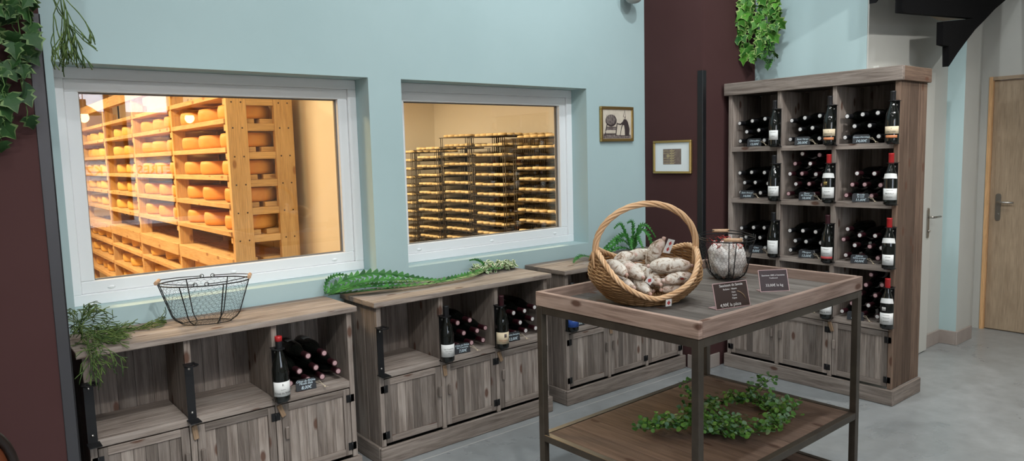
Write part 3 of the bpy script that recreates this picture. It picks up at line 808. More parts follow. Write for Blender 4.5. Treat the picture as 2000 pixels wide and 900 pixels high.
def sausage(root, p0, p1, rad, mat='salami', bend=.008, seed=0, tie=True, knob=.10):
    p0, p1 = Vector(p0), Vector(p1); d = p1 - p0; ln = d.length; q = d.to_track_quat('Z', 'Y').to_matrix().to_4x4()
    b = MB(); n, m = 18, 16; rows = []
    T = Matrix.Translation(p0) @ q
    for j in range(m+1):
        t = j/m; rr = rad*(min(1, math.sin(PI*min(max(t, .0), 1))**.42) if 0 < t < 1 else .12)
        row = []
        for k in range(n):
            a = 2*PI*k/n
            v = Vector((rr*math.cos(a), rr*math.sin(a) + bend*math.sin(PI*t), t*ln))
            v2 = v*(1) + Vector((math.cos(a), math.sin(a), 0))*rr*knob*noise.noise(Vector((v.x*40+seed*7, v.y*40, v.z*30)))*1.6
            row.append(b.vert(T @ v2))
        rows.append(row)
    for j in range(m):
        for k in range(n):
            l = (k+1) % n; b.face([rows[j][k], rows[j][l], rows[j+1][l], rows[j+1][k]], None, .5, 0, True)
    b.face(rows[0][::-1]); b.face(rows[-1]); b.build('casing', M[mat], root)
    b = MB(); e = T @ Vector((0, 0, ln)); dn = d.normalized()
    b.ball(e + dn*.002, (.008, .008, .008), 10, 6, fn=lambda d_: 1 + .3*noise.noise(d_*3)); b.build('tied_end', M['meat'], root)
    b = MB(); b.ball(p0 - dn*.002, (.008, .008, .008), 10, 6); b.build('tied_end', M['meat'], root)
    if tie:
        b = MB(); c = T @ Vector((0, 0, ln-.006))
        u = dn.orthogonal().normalized(); w = dn.cross(u)
        b.tube([c + (u*math.cos(2*PI*k/10) + w*math.sin(2*PI*k/10))*.008 for k in range(10)], .0012, 5, closed=True)
        b.tube([e, e + dn*.006 + Vector((0, 0, .004)), e + dn*.012 + u*.008 + Vector((0, 0, -.004)), e + u*.012 + Vector((0, 0, -.014))], .0009, 5)
        b.build('twine', M['string'], root)
SA = [((-.150,.045,.112),(-.098,-.085,.102),.027,'salami at the left of the wicker basket, grey tip facing out'),
 ((-.125,.035,.060),(-.070,-.100,.052),.023,'short salami lowest at the left of the wicker basket'),
 ((-.085,.060,.112),(-.030,-.085,.088),.029,'thick pale salami in the middle of the wicker basket'),
 ((-.055,.030,.046),(-.012,-.130,.034),.024,'pale salami with round tip low over the basket front'),
 ((-.020,.070,.090),(.036,-.105,.062),.026,'pinkish tipped salami beside the spotted ones in the wicker basket'),
 ((.000,-.055,.124),(.175,-.055,.118),.031,'long spotted salami on top at the right of the wicker basket'),
 ((.048,-.105,.078),(.190,-.055,.068),.027,'dark spotted salami under the top right one in the wicker basket'),
 ((.040,-.108,.040),(.150,-.070,.036),.022,'spotted salami lowest at the right of the wicker basket'),
 ((.018,.030,.100),(.075,.010,.215),.028,'salami standing upright with a red and white label in the wicker basket'),
 ((-.085,.100,.105),(.060,.105,.130),.026,'salami lying at the back of the wicker basket'),
 ((.010,.090,.062),(.150,.070,.064),.026,'salami under the upright one in the wicker basket'),
 ((-.110,-.020,.020),(.020,-.060,.018),.024,'salami at the very bottom of the wicker basket, left'),
 ((.005,.020,.022),(.140,.000,.022),.025,'salami at the very bottom of the wicker basket, right'),
 ((-.115,.075,.100),(-.020,.080,.128),.025,'salami behind the grey tipped one at the left of the wicker basket')]
SA = [((a[0], a[1], a[2]+.018), (c[0], c[1], c[2]+.018), q, l) for a, c, q, l in SA]
for i, (p0, p1, rad, lab) in enumerate(SA):
    r = thing('salami', lab, 'salami', BK.location, BK.rotation_euler, 'salami in the wicker basket')
    sausage(r, p0, p1, rad, seed=i, bend=rng.uniform(-.006, .008))
    if i in (2, 6, 8, 7):
        b = MB(); pos = {2: (-.012, -.115, .103), 6: (.118, -.118, .106), 8: (.092, -.012, .208), 7: (.045, -.190, .036)}[i]
        b.M = Matrix.Translation(pos) @ Matrix.Rotation(R({2: 35, 6: -70, 8: 20, 7: 0}[i]), 4, 'Y') @ Matrix.Rotation(R({2: -15, 6: -40, 8: 25, 7: 15}[i]), 4, 'Z')
        w_, h_ = (.019, .030) if i == 8 else (.013, .014)
        b.box((-w_, -.0006, -h_), (w_, .0006, h_)); tg = b.build('paper_label', M['label'], r)
        c = MB(); c.M = b.M
        for zz in ((-.013, .013) if i == 8 else (0,)): c.prism([(-.008, zz), (0, zz-.010), (.008, zz), (0, zz+.010)], -.0012, .0012)
        c.build('red_mark', M['label_red'], tg)

# ------------------------------------------------------------------ wire baskets
def wire_basket(label, loc, rz, handle_fold, group='wire baskets with wooden grips'):
    r = thing('wire_basket', label, 'basket', loc, (0, 0, rz), group)
    A, B_, a, q, h = .192, .128, .118, .066, .186
    def rad(u): 
        c = .030*max(0, 1-u/.22)**2.2
        return .132 + (A-.132)*u - c, .082 + (B_-.082)*u - c*.8
    def P(th, u, zoff=0): 
        x, y = rad(u); return Vector((x*math.cos(th), y*math.sin(th), .004 + h*u + zoff))
    b = MB()
    b.tube([P(2*PI*k/60, 1) for k in range(60)], .0028, 6, closed=True)
    b.tube([P(2*PI*k/60, .0) for k in range(60)], .0022, 6, closed=True)
    for th in (R(62), R(118), R(242), R(298)):
        b.tube([P(th, t/10) for t in range(11)], .0026, 6)
    for th in (R(7), R(173), R(187), R(353)):
        b.tube([P(th, t/10) for t in range(11)], .0022, 6)
    for th in (R(62), R(118)):
        b.tube([P(th, 0), P(-th, 0)], .0026, 6)
    b.build('frame', M['black'], r)
    # hexagonal chicken wire over the sides and the floor
    b = MB(); n = 40; dz = .0145; rows = 12
    def hexp(i, j): return P(2*PI*i/n, min(1, max(0, j)))
    step = 1/rows
    for j in range(rows):
        sh = .5 if j % 2 else 0
        for i in range(n):
            c = i + sh; u = j*step
            p1 = hexp(c, u + step*.35); p2 = hexp(c, u + step*.95); 
            b.tube([p1, p2], .00055, 3)
            b.tube([p2, hexp(c+.5, u + step*1.35)], .00055, 3)
            b.tube([p2, hexp(c-.5, u + step*1.35)], .00055, 3)
    for i in range(-8, 9):
        x = i*.0118; yy = math.sqrt(max(0, 1-(x/.102)**2))*.058
        b.tube([(x, -yy, .004), (x, yy, .004)], .00055, 3)
    for i in range(-3, 4):
        y = i*.014; xx = math.sqrt(max(0, 1-(y/.058)**2))*.102
        b.tube([(-xx, y, .004), (xx, y, .004)], .00055, 3)
    b.build('chicken_wire', M['black'], r)
    for s in (-1, 1):
        # bail: two loops near the middle of the long sides, wires running along the rim to a wooden grip at the end
        b = MB(); gz = .012
        for t in (-1, 1):
            th0 = PI/2*t if s > 0 else PI/2*t
            lp = P(PI/2*t - s*t*R(7), 1)
            b.tube([lp + Vector((.008*math.cos(2*PI*k/12), 0, .008 + .008*math.sin(2*PI*k/12))) for k in range(12)], .0018, 5, closed=True)
            arc = []
            for k in range(13):
                f = k/12; th = (PI/2 - s*R(7) - (PI/2 - s*R(7) - (R(12) if s > 0 else R(168)))*f)*t
                p = P(th, 1); p.z += .008 + (gz-.004)*f; p.x *= 1 + .012*f; arc.append(p)
            b.tube(arc, .0020, 6)
        o = b.build('bail', M['black'], r)
        g = MB(); x = s*(A+.002); yy = .040; zz = .004+h+.013
        g.M = Matrix.Translation((x, 0, zz)) @ Matrix.Rotation(PI/2, 4, 'X')
        g.lathe([(.0065, -yy), (.0085, -yy), (.0085, yy), (.0065, yy)], 16); g.build('wooden_grip', M['beech'], o)
    return r
wire_basket('empty oval wire basket standing on the left sideboard', (.945, 3.40, SB_H+.003), R(-22), 0)
WB2 = (2.92, 2.0)
wire_basket('oval wire basket full of white salami on the tray table', (*WB2, TF+.003), R(42.6), 0)
W2M = Matrix.Translation((*WB2, TF+.003)) @ Matrix.Rotation(R(42.6), 4, 'Z')
lumps = [((-.066, .022, .016), (-.098, .048, .160), .038), ((-.066, -.024, .016), (-.098, -.048, .156), .038), ((.0, .030, .016), (.0, .056, .168), .040), ((.004, -.030, .016), (.0, -.056, .166), .039), ((.064, .0, .018), (.100, .004, .164), .044), ((-.03, .0, .07), (-.04, .0, .185), .034)]
nm = ['left front of the oval wire basket', 'right front of the oval wire basket', 'left middle of the oval wire basket', 'right middle of the oval wire basket', 'back of the oval wire basket', 'centre of the oval wire basket, lying highest']
for i, (p0, p1, rad) in enumerate(lumps):
    r = thing('netted_salami', 'white netted salami at the ' + nm[i], 'salami', W2M.translation, (0, 0, R(42.6)), 'white salami in the wire basket')
    sausage(r, p0, p1, rad, 'salami_w', 0, i+20, False, .2)
    b = MB(); e = Vector(p1)
    b.tube([e + Vector((.016*math.cos(2*PI*k/14), .010*math.sin(2*PI*k/14*2), .004 + .012*math.sin(2*PI*k/14))) for k in range(14)], .0014, 5, closed=True)
    b.tube([e, e + Vector((.01, .02, .02)), e + Vector((.03, .03, .012)), e + Vector((.04, .02, -.005))], .0014, 5)
    b.build('red_cord', M['red'], r)
    if i in (3, 5):
        b = MB(); b.M = Matrix.Translation(e + Vector((.0, -.012, .012))) @ Matrix.Rotation(.5, 4, 'Z'); b.box((-.011, -.0008, -.010), (.011, .0008, .014)); b.build('paper_label', M['label'], r)

# ------------------------------------------------------------------ acrylic price signs
def sign(label, pos, rz, w, h, lines, mat, lean):
    r = thing('price_sign', label, 'sign', pos, (0, 0, rz), 'price signs on the tray table')
    T = Matrix.Rotation(-lean, 4, 'X')
    b = MB(); b.M = T; b.box((-w/2, 0, 0), (w/2, .003, h)); bd = b.build('sign_plate', M[mat], r)
    b = MB(); b.M = T; e = .0022
    b.box((-w/2-e, -.0004, -0.0), (w/2+e, .0034, e)); b.box((-w/2-e, -.0004, h), (w/2+e, .0034, h+e)); b.box((-w/2-e, -.0004, e), (-w/2, .0034, h)); b.box((w/2, -.0004, e), (w/2+e, .0034, h))
    b.build('sign_edge', M['sign_edge'], r)
    b = MB(); b.M = T; b.box((-w/2, .0035, .0), (w/2, .0055, .004)); b.M = None; b.box((-w/2, .0045, 0), (w/2, .05, .002)); b.build('sign_foot', M['sign_edge'], r)
    MM = T @ Matrix.Translation((0, -.0006, 0)) @ Matrix.Rotation(PI/2, 4, 'X')
    join_text('lettering', [(s, z, x, y) for s, z, x, y in lines], M['text_white'], bd, MM)
    return bd, T, r
s1, T1, r1 = sign('brown price sign reading 4,90€ la pièce, beside the wicker basket', (2.385, 1.600, TF+.001), R(-14), .165, .098, [('Saucisson de Savoie', .0145, .004, .088), ('Parfums :  Nature', .0095, -.004, .073), ('Noix', .0095, .012, .060), ('Fumé', .0095, .014, .048), ('Cèpes', .0095, .012, .037), ('4,90€ la pièce', .018, -.012, .013)], 'acryl', R(14))
b = MB(); b.M = T1; pts = [(.030, -.0008, .062), (.045, -.0008, .056), (.058, -.0008, .045), (.066, -.0008, .030)]; b.tube(pts, .0022, 5); b.build('sausage_picture', M['peg_wood'], s1)
sign('maroon price sign reading 33,00€ le kg, beside the wire basket', (2.778, 1.660, TF+.001), R(-33), .125, .092, [('Saucisson 100% à l\'ancienne', .0092, 0, .070), ('Traditionnel', .0075, 0, .058), ('33,00€ le kg', .0155, 0, .027)], 'acryl2', R(18))

# ------------------------------------------------------------------ plants
def leaf(b, p, d, up, size, shape, mi_in=0, mi_out=None, rnd=.5, cup=.15):
    """flat fan leaf growing from p along d; shape: list of (along, across) half outline from base to tip"""
    d = d.normalized(); s = d.cross(up)
    if s.length < 1e-4: s = d.orthogonal()
    s.normalize(); n = s.cross(d)
    def P(a, c, k=1): return p + (d*a + s*c*k + n*(abs(c)*cup - a*a*.25))*size
    mid = [b.vert(P(a, 0)) for a, c in shape]
    for sg in (1, -1):
        if mi_out is None:
            out = [b.vert(P(a, sg*c)) for a, c in shape]
            for k in range(len(shape)-1):
                q = [mid[k], mid[k+1], out[k+1], out[k]]
                if sg < 0: q.reverse()
                b.face(q, None, rnd, mi_in, False)
        else:
            inn = [b.vert(P(a, sg*c*(.72 if mi_out == 1 and shape is not OVAL else .45))) for a, c in shape]; out = [b.vert(P(a, sg*c)) for a, c in shape]
            for k in range(len(shape)-1):
                q = [mid[k], mid[k+1], inn[k+1], inn[k]]; q2 = [inn[k], inn[k+1], out[k+1], out[k]]
                if sg < 0: q.reverse(); q2.reverse()
                b.face(q, None, rnd, mi_in, False); b.face(q2, None, rng.random(), mi_out, False)
IVY = [(0, 0), (-.12, .30), (.10, .62), (.26, .36), (.50, .52), (.62, .26), (1, 0)]
OVAL = [(0, 0), (.2, .28), (.5, .36), (.8, .22), (1, 0)]
ROUND = [(0, .05), (.12, .34), (.45, .52), (.78, .40), (1, 0)]
def ivy(name, label, strands, lf, ed, nleaf, size, facing, grp=None):
    r = tag(bpy.data.objects.new(name, None), label, 'plant', grp); COL.objects.link(r)
    sb_ = MB(); lb = MB()
    r.location = strands[0][0]
    o = Vector(strands[0][0])
    for st in strands:
        pts = [Vector(p)-o for p in st]
        fine = []
        for i in range(len(pts)-1):
            for k in range(6):
                t = k/6; fine.append(pts[i].lerp(pts[i+1], t) + Vector((rng.uniform(-1, 1), rng.uniform(-1, 1), rng.uniform(-.6, .6)))*.006)
        fine.append(pts[-1])
        sb_.tube(fine, .0016, 5, rnd=rng.random())
        for k in range(nleaf):
            f = rng.random(); i = min(len(fine)-1, int(f*len(fine)))
            p = fine[i] + Vector((rng.uniform(-1, 1), rng.uniform(-1, 1), rng.uniform(-1, 1)))*.018
            side = Vector((rng.uniform(-1, 1), rng.uniform(-1, 1), 0))
            d = (Vector((0, 0, -.9)) + side*.8)
            up = (Vector(facing) + Vector((rng.uniform(-1, 1), rng.uniform(-1, 1), rng.uniform(-.3, .8)))*.6)
            sz = size*rng.uniform(.6, 1.25)
            sb_.tube([fine[i], (fine[i]+p)/2 + Vector((0, 0, .004)), p], .0009, 4, rnd=rng.random())
            leaf(lb, p, d, up, sz, IVY, 0, 1, rng.random(), rng.uniform(.05, .3))
    sb_.build('vine', M['stemg'], r); lb.build('foliage', [M[lf], M[ed]], r)
    return r
def strand(x, y, z0, z1, dx=0, dy=0, n=4):
    return [(x + dx*k/n + rng.uniform(-.012, .012), y + dy*k/n + rng.uniform(-.012, .012), z0 + (z1-z0)*k/n) for k in range(n+1)]
ivy('hanging_ivy', 'dark green ivy hanging down the face of the left mauve pier', [strand(.24, 3.06, 2.42, 1.70, -.02, -.01), strand(.20, 3.06, 2.42, 1.72, .0), strand(.28, 3.05, 2.42, 1.76, .01), strand(.25, 3.07, 2.42, 1.95, .05), strand(.17, 3.06, 2.42, 1.80), strand(.22, 3.04, 2.3, 1.74, .02), strand(.30, 3.05, 2.42, 2.05, .03)], 'leafd', 'edge_dark', 17, .058, (.0, -1, .2))
ivy('hanging_ivy', 'bright green ivy hanging where the mauve pier meets the blue wall', [strand(4.70, 3.06, 2.75, 2.27, -.02, .02), strand(4.72, 3.02, 2.75, 2.25, 0, .03), strand(4.74, 2.97, 2.75, 2.30, 0, 0), strand(4.74, 2.90, 2.75, 2.36, 0, .0), strand(4.72, 2.84, 2.7, 2.42, 0, .01), strand(4.68, 3.08, 2.75, 2.36, 0, .04), strand(4.72, 2.94, 2.7, 2.30, 0, .01), strand(4.70, 3.04, 2.7, 2.45, -.02, .05)], 'leafl', 'edge', 19, .070, (-1, -.3, .2))
ivy('hanging_ivy_strand', 'single thin dark ivy strand trailing lowest in front of the blue wall', [strand(4.74, 2.90, 2.40, 2.20, 0, -.04), strand(4.73, 2.94, 2.40, 2.19, .01, -.05)], 'leafd', 'leafl', 9, .05, (-1, -.3, .2))
def reed(name, label, roots, mat, gens=3, seg=.05, rr=.0024, grav=-.25, floor_z=None, spread=.7, box=None):
    r = tag(bpy.data.objects.new(name, None), label, 'plant'); COL.objects.link(r); r.location = roots[0][0]
    o = Vector(roots[0][0]); b = MB()
    def grow(p, d, g, ln):
        n = 3; pts = [p]
        for k in range(n):
            d = (d + Vector((rng.uniform(-1, 1), rng.uniform(-1, 1), rng.uniform(-1, 1)))*.16 + Vector((0, 0, grav))*.5).normalized()
            q = pts[-1] + d*ln/n
            if box:
                for ax_, (lo, hi) in enumerate(box):
                    if q[ax_] + o[ax_] < lo or q[ax_] + o[ax_] > hi:
                        q[ax_] = min(max(q[ax_], lo-o[ax_]), hi-o[ax_]); d[ax_] *= -.3
            if floor_z is not None and floor_z(q + o) is not None:
                fz = floor_z(q+o) - o.z
                if q.z < fz: q.z = fz + rng.uniform(0, .008); d.z = abs(d.z)*.3
            pts.append(q)
        b.tube(pts, rr, 5, rnd=rng.random())
        if g > 0:
            for _ in range(2 if rng.random() < .85 else 3):
                dd = (d + Vector((rng.uniform(-1, 1), rng.uniform(-1, 1), rng.uniform(-1, 1)))*spread).normalized()
                grow(pts[-1], dd, g-1, ln*rng.uniform(.7, 1.0))
    for p, d, g in roots: grow(Vector(p)-o, Vector(d).normalized(), g, seg)
    b.build('stems', M[mat], r)
    return r
reed('hanging_reed_plant', 'thin stemmed green plant hanging beside the left pier at the top', [((.395 + .012*i, 3.06, 2.30 - .02*(i % 2)), (.10 + .09*(i % 3), rng.uniform(-.1, .1), -1), 4) for i in range(4)], 'rhip', seg=.085, rr=.0019, grav=-.22, spread=.42, box=((.385, .55), (2.95, 3.2), (1.9, 2.6)))
def fl_sb(q):
    if .405 < q.x < 1.61 and q.y > YS - .002: return SB_H + .004
    return None
roots = []
for i in range(30):
    roots.append(((.43 + rng.uniform(-.02, .03), YS+.06 + rng.uniform(0, .2), SB_H+.02 + rng.uniform(0, .04)), (rng.uniform(-.2, .9), rng.uniform(-.9, .5), rng.uniform(.0, .9)), 3))
for i in range(16):
    roots.append(((.46 + .0165*i, 3.46 + .004*i + rng.uniform(-.03, .03), SB_H+.012), (1, rng.uniform(-.3, .3), .05), 2))
for i in range(7):
    roots.append(((.42 + .012*i, YS+.01, SB_H+.015), (rng.uniform(-.2, .6), -.8, -.1), 3))
reed('reed_plant', 'grassy thin stemmed green plant lying over the left end of the left sideboard', roots, 'rhip', seg=.055, rr=.0016, grav=-.2, floor_z=fl_sb, spread=.6, box=((.35, .80), (3.10, 3.62), (.70, 1.02)))
def frond(b, pts, w0, mat_i=0, lobes=26, nrm=(0, 0, 1), rise=.25):
    """fern frond: a midrib with triangular lobes on both sides"""
    pts = [Vector(p) for p in pts]
    fine = []
    m = len(pts)-1
    for k in range(lobes+1):
        f = k/lobes*m; i = min(m-1, int(f)); t = f-i
        p0 = pts[max(0, i-1)]; p1 = pts[i]; p2 = pts[i+1]; p3 = pts[min(m, i+2)]
        fine.append(.5*((2*p1) + (p2-p0)*t + (2*p0-5*p1+4*p2-p3)*t*t + (3*p1-p0-3*p2+p3)*t*t*t))
    b.tube(fine, [.0026*(1-.6*k/lobes) for k in range(lobes+1)], 5, rnd=.3)
    for k in range(1, lobes):
        t = (fine[min(k+1, lobes)] - fine[k-1]).normalized()
        s = t.cross(Vector(nrm)); s.normalize(); n = s.cross(t)
        f = k/lobes; w = w0*(.55 + .45*math.sin(PI*min(1, f*1.15)))*(1.08-f*.45)
        for sg in (1, -1):
            d = (s*sg + t*.75 + n*rise*rng.uniform(.3, 1.5)).normalized()
            st = (fine[k]-fine[k-1]).length*.62
            a = b.vert(fine[k]-t*st); c = b.vert(fine[k]+t*st); e = b.vert(fine[k]+d*w); g = b.vert(fine[k]+d*w*.5 + t*st*.72); h = b.vert(fine[k]+d*w*.5 - t*st*.5)
            q = [a, h, e, g, c]
            if sg < 0: q.reverse()
            b.face(q, None, rng.random(), mat_i)
def plant(name, label, loc):
    r = tag(bpy.data.objects.new(name, None), label, 'plant'); COL.objects.link(r); r.location = loc; return r
F2 = (2.30, 3.46, SB_H)
r = plant('fern_garland', 'long green fern garland lying along the middle sideboard', F2)
def rel(ps, o): return [(p[0]-o[0], p[1]-o[1], p[2]-o[2]) for p in ps]
z = SB_H + .012
for ps, w, nr in (
  ([(1.60, 3.58, z+.005), (1.72, 3.54, z+.035), (1.86, 3.50, z+.055), (2.02, 3.46, z+.04), (2.2, 3.43, z+.015)], .050, (0, -.5, 1)),
  ([(1.61, 3.59, z+.01), (1.70, 3.58, z+.06), (1.84, 3.56, z+.085), (2.00, 3.53, z+.065), (2.14, 3.50, z+.03), (2.24, 3.47, z+.01)], .045, (0, -.75, .7)),
  ([(1.61, 3.56, z), (1.75, 3.49, z+.03), (1.92, 3.44, z+.02), (2.10, 3.41, z+.01), (2.3, 3.41, z+.006)], .045, (0, -.2, 1)),
  ([(1.62, 3.57, z), (1.78, 3.46, z+.012), (1.95, 3.41, z+.012), (2.15, 3.39, z+.008)], .040, (0, 0, 1)),
  ([(1.70, 3.55, z+.015), (1.85, 3.52, z+.03), (2.05, 3.48, z+.02), (2.25, 3.45, z+.01)], .042, (0, -.3, 1)),
  ([(2.15, 3.44, z+.008), (2.3, 3.43, z+.012), (2.45, 3.46, z+.016), (2.60, 3.52, z+.02), (2.66, 3.56, z+.03)], .034, (0, -.7, 1)),
  ([(2.20, 3.42, z+.003), (2.34, 3.42, z+.006), (2.48, 3.44, z+.01), (2.60, 3.49, z+.018)], .032, (0, -.2, 1)),
  ([(1.60, 3.58, z+.01), (1.63, 3.60, z+.075), (1.70, 3.60, z+.095), (1.78, 3.59, z+.07)], .022, (0, -1, .2)),
  ([(2.66, 3.56, z+.01), (2.64, 3.57, z+.055), (2.60, 3.58, z+.078), (2.55, 3.58, z+.078)], .020, (0, -1, .2)),
  ([(2.64, 3.54, z+.01), (2.70, 3.52, z+.016), (2.76, 3.51, z+.012)], .022, (0, -.5, 1))):
    b = MB(); frond(b, rel(ps, F2), w, 0, 22 if w > .03 else 14, nr); b.build('frond', M['fern'], r)
V2 = (2.72, 3.57, SB_H)
r = plant('variegated_plant', 'cream and green variegated plant lying at the back of the middle sideboard', V2)
b = MB(); s_ = MB()
for k in range(330):
    x = rng.uniform(-.15, .17); y = rng.gauss(0, .020); zz = .012 + abs(rng.gauss(0, .022)) * (1.0 - .3*abs(x)/.17)
    d = Vector((rng.uniform(-1, 1), rng.uniform(-1, .8), rng.uniform(-.3, .9)))
    leaf(b, Vector((x, y, zz)), d, Vector((rng.uniform(-.5, .5), -.6, 1)), rng.uniform(.020, .036), OVAL, 0, 1, rng.random(), .2)
s_.tube([(-.15, .01, .01), (0, 0, .014), (.17, -.01, .01)], .003, 6)
s_.build('stem', M['stemg'], r); b.build('foliage', [M['fern'], M['cream_leaf']], r)
F3 = (3.96, 3.50, SB_H)
r = plant('fern_plant', 'arching green fern plant standing on the far sideboard by the pier', F3)
for ps, w, nr in (
  ([(3.97, 3.52, z), (3.90, 3.54, z+.16), (3.86, 3.54, z+.20), (3.80, 3.54, z+.17)], .03, (0, -1, .3)),
  ([(3.97, 3.52, z), (3.98, 3.52, z+.14), (3.97, 3.52, z+.21), (3.93, 3.53, z+.20)], .035, (0, -1, .3)),
  ([(3.98, 3.51, z), (4.03, 3.50, z+.14), (4.08, 3.47, z+.12), (4.10, 3.44, z+.03), (4.12, 3.41, z+.005)], .034, (-.3, -1, .3)),
  ([(3.98, 3.52, z), (4.02, 3.50, z+.16), (4.08, 3.47, z+.17), (4.14, 3.44, z+.08)], .03, (0, -1, .3)),
  ([(3.95, 3.50, z), (3.86, 3.49, z+.12), (3.74, 3.48, z+.10), (3.62, 3.47, z+.05)], .034, (0, -1, .6)),
  ([(3.95, 3.50, z), (3.82, 3.48, z+.09), (3.66, 3.46, z+.05), (3.50, 3.45, z+.015)], .034, (0, -.8, .8)),
  ([(3.95, 3.49, z), (3.78, 3.46, z+.04), (3.58, 3.43, z+.02), (3.40, 3.40, z+.008)], .034, (0, -.5, 1)),
  ([(3.96, 3.50, z), (3.90, 3.46, z+.10), (3.84, 3.42, z+.07), (3.82, 3.38, z+.01)], .032, (-.5, -1, .5)),
  ([(3.97, 3.50, z), (3.95, 3.46, z+.12), (3.93, 3.41, z+.07), (3.93, 3.37, z+.01)], .032, (-.3, -1, .5)),
  ([(3.50, 3.47, z), (3.38, 3.44, z+.03), (3.28, 3.40, z+.02), (3.22, 3.36, z+.008)], .03, (0, -.5, 1)),
  ([(3.97, 3.53, z), (3.93, 3.55, z+.12), (3.90, 3.56, z+.10)], .03, (0, -1, .3))):
    b = MB(); frond(b, rel(ps, F3), w, 0, 15, nr, .15); b.build('frond', M['fern'], r)
G0 = tw(.60, .38, .420)
r = plant('leaf_garland', 'looped garland of small round green leaves on the table\'s middle shelf', G0)
b = MB(); s_ = MB()
loop = []
cx, cy = 2.645-G0[0], 1.755-G0[1]
for k in range(26):
    a = 2*PI*k/26
    loop.append(Vector((cx + .215*math.cos(a) + .02*math.sin(3*a), cy + .165*math.sin(a), .02)))
tail = [Vector((2.56-G0[0], 1.80-G0[1], .025)), Vector((2.46-G0[0], 1.80-G0[1], .03)), Vector((2.38-G0[0], 1.85-G0[1], .022)), Vector((2.32-G0[0], 1.90-G0[1], .02)), Vector((2.25-G0[0], 1.945-G0[1], .012))]
tail2 = [Vector((2.60-G0[0], 1.72-G0[1], .02)), Vector((2.48-G0[0], 1.71-G0[1], .03)), Vector((2.42-G0[0], 1.75-G0[1], .02))]
spr = [Vector((2.90-G0[0], 1.86-G0[1], .02)), Vector((2.97-G0[0], 1.86-G0[1], .05)), Vector((3.03-G0[0], 1.84-G0[1], .075))]
spr2 = [Vector((2.88-G0[0], 1.74-G0[1], .02)), Vector((2.90-G0[0], 1.66-G0[1], .03)), Vector((2.88-G0[0], 1.62-G0[1], .03))]
spr3 = [Vector((2.62-G0[0], 1.95-G0[1], .02)), Vector((2.66-G0[0], 2.02-G0[1], .05)), Vector((2.70-G0[0], 2.06-G0[1], .06))]
for path, n, cl in ((loop, 880, True), (tail, 330, False), (tail2, 150, False), (spr, 60, False), (spr2, 45, False), (spr3, 45, False)):
    s_.tube(path, .002, 5, closed=cl)
    m = len(path)
    for k in range(n):
        f = rng.random()*(m if cl else m-1); i = int(f); p = path[i % m].lerp(path[(i+1) % m], f-i)
        off = Vector((rng.gauss(0, .026), rng.gauss(0, .026), abs(rng.gauss(0, .022))))
        q = p + off; q.z = max(.004, q.z)
        if k % 4 == 0: s_.tube([p, (p+q)/2 + Vector((0, 0, .005)), q], .0009, 4)
        leaf(b, q, Vector((rng.uniform(-1, 1), rng.uniform(-1, 1), rng.uniform(-.1, .8))), Vector((rng.uniform(-.7, .7), rng.uniform(-1, .3), 1)), rng.uniform(.014, .025), ROUND, 0 if rng.random() < .72 else 1, None, rng.random(), .25)
s_.build('stem', M['stemg'], r); b.build('foliage', [M['garl'], M['garl2']], r)

# ------------------------------------------------------------------ pictures
def picture(label, loc, rz, w, h, fw, group='gold framed pictures'):
    r = thing('framed_picture', label, 'picture', loc, (0, 0, rz), group)
    b = MB(); d = .022
    b.box((-w/2, -d, 0), (w/2, 0, fw)); b.box((-w/2, -d, h-fw), (w/2, 0, h)); b.box((-w/2, -d, fw), (-w/2+fw, 0, h-fw)); b.box((w/2-fw, -d, fw), (w/2, 0, h-fw))
    b.build('frame', M['gold'], r, bevel=.003)
    return r
pw, ph, pf = .345, .250, .020
r = picture('gold framed print of a woman turning a barrel churn, on the blue wall', (3.938, YA-.001, 1.671), 0, pw, ph, pf)
b = MB(); b.box((-pw/2+pf, -.012, pf), (pw/2-pf, -.002, ph-pf)); pr = b.build('print', M['paper'], r)
def flat(b, pts, y=-.0125, mi=0): b.prism([(x, z) for x, z in pts], y-.0004, y, mi)
def ell(cx, cz, rx, rz, n=18, a0=0, a1=2*PI): return [(cx + rx*math.cos(a0+(a1-a0)*k/n), cz + rz*math.sin(a0+(a1-a0)*k/n)) for k in range(n)]
b = MB()     # dark shapes: ground shade, barrel, stand, dress
flat(b, [(-.150, .022), (.150, .022), (.146, .046), (.10, .056), (.02, .046), (-.06, .050), (-.14, .058)], -.0122, 1)
flat(b, ell(-.062, .150, .058, .043, 24), -.0124, 0)
flat(b, ell(-.066, .156, .050, .036, 24), -.0128, 1)
for k in range(5): flat(b, [(-.108+.020*k, .124), (-.105+.020*k, .122), (-.106+.020*k, .190), (-.109+.020*k, .188)], -.0131, 0)
for a0, a1, z0, z1 in ((-.134, -.108, .040, .130), (-.020, -.004, .040, .135)):
    flat(b, [(a0, z0), (a0+.009, z0), (a1+.009, z1), (a1, z1)], -.0130, 0)
flat(b, [(-.126, .050), (-.016, .050), (-.015, .058), (-.125, .058)], -.0129, 0); flat(b, [(-.118, .082), (-.012, .082), (-.011, .104), (-.116, .104)], -.0126, 1); flat(b, [(-.114, .101), (-.011, .101), (-.011, .106), (-.114, .106)], -.0131, 0)
flat(b, [(.030, .040), (.128, .040), (.134, .090), (.116, .140), (.098, .160), (.070, .160), (.056, .132), (.042, .095)], -.0128, 0)
flat(b, [(.004, .124), (.040, .118), (.068, .134), (.064, .146), (.036, .128), (.006, .131)], -.0130, 0)
flat(b, ell(.078, .170, .0115, .0135), -.0131, 0); flat(b, [(.064, .178), (.094, .176), (.084, .230)], -.0129, 1)
b.build('engraving_shade', [M['ink'], M['ink_mid']], pr)
b = MB()
flat(b, [(.036, .044), (.082, .044), (.080, .085), (.074, .116), (.060, .118), (.046, .088)], -.0136)
flat(b, ell(.074, .169, .0075, .0105), -.0138); flat(b, [(.070, .180), (.089, .179), (.083, .218)], -.0136)
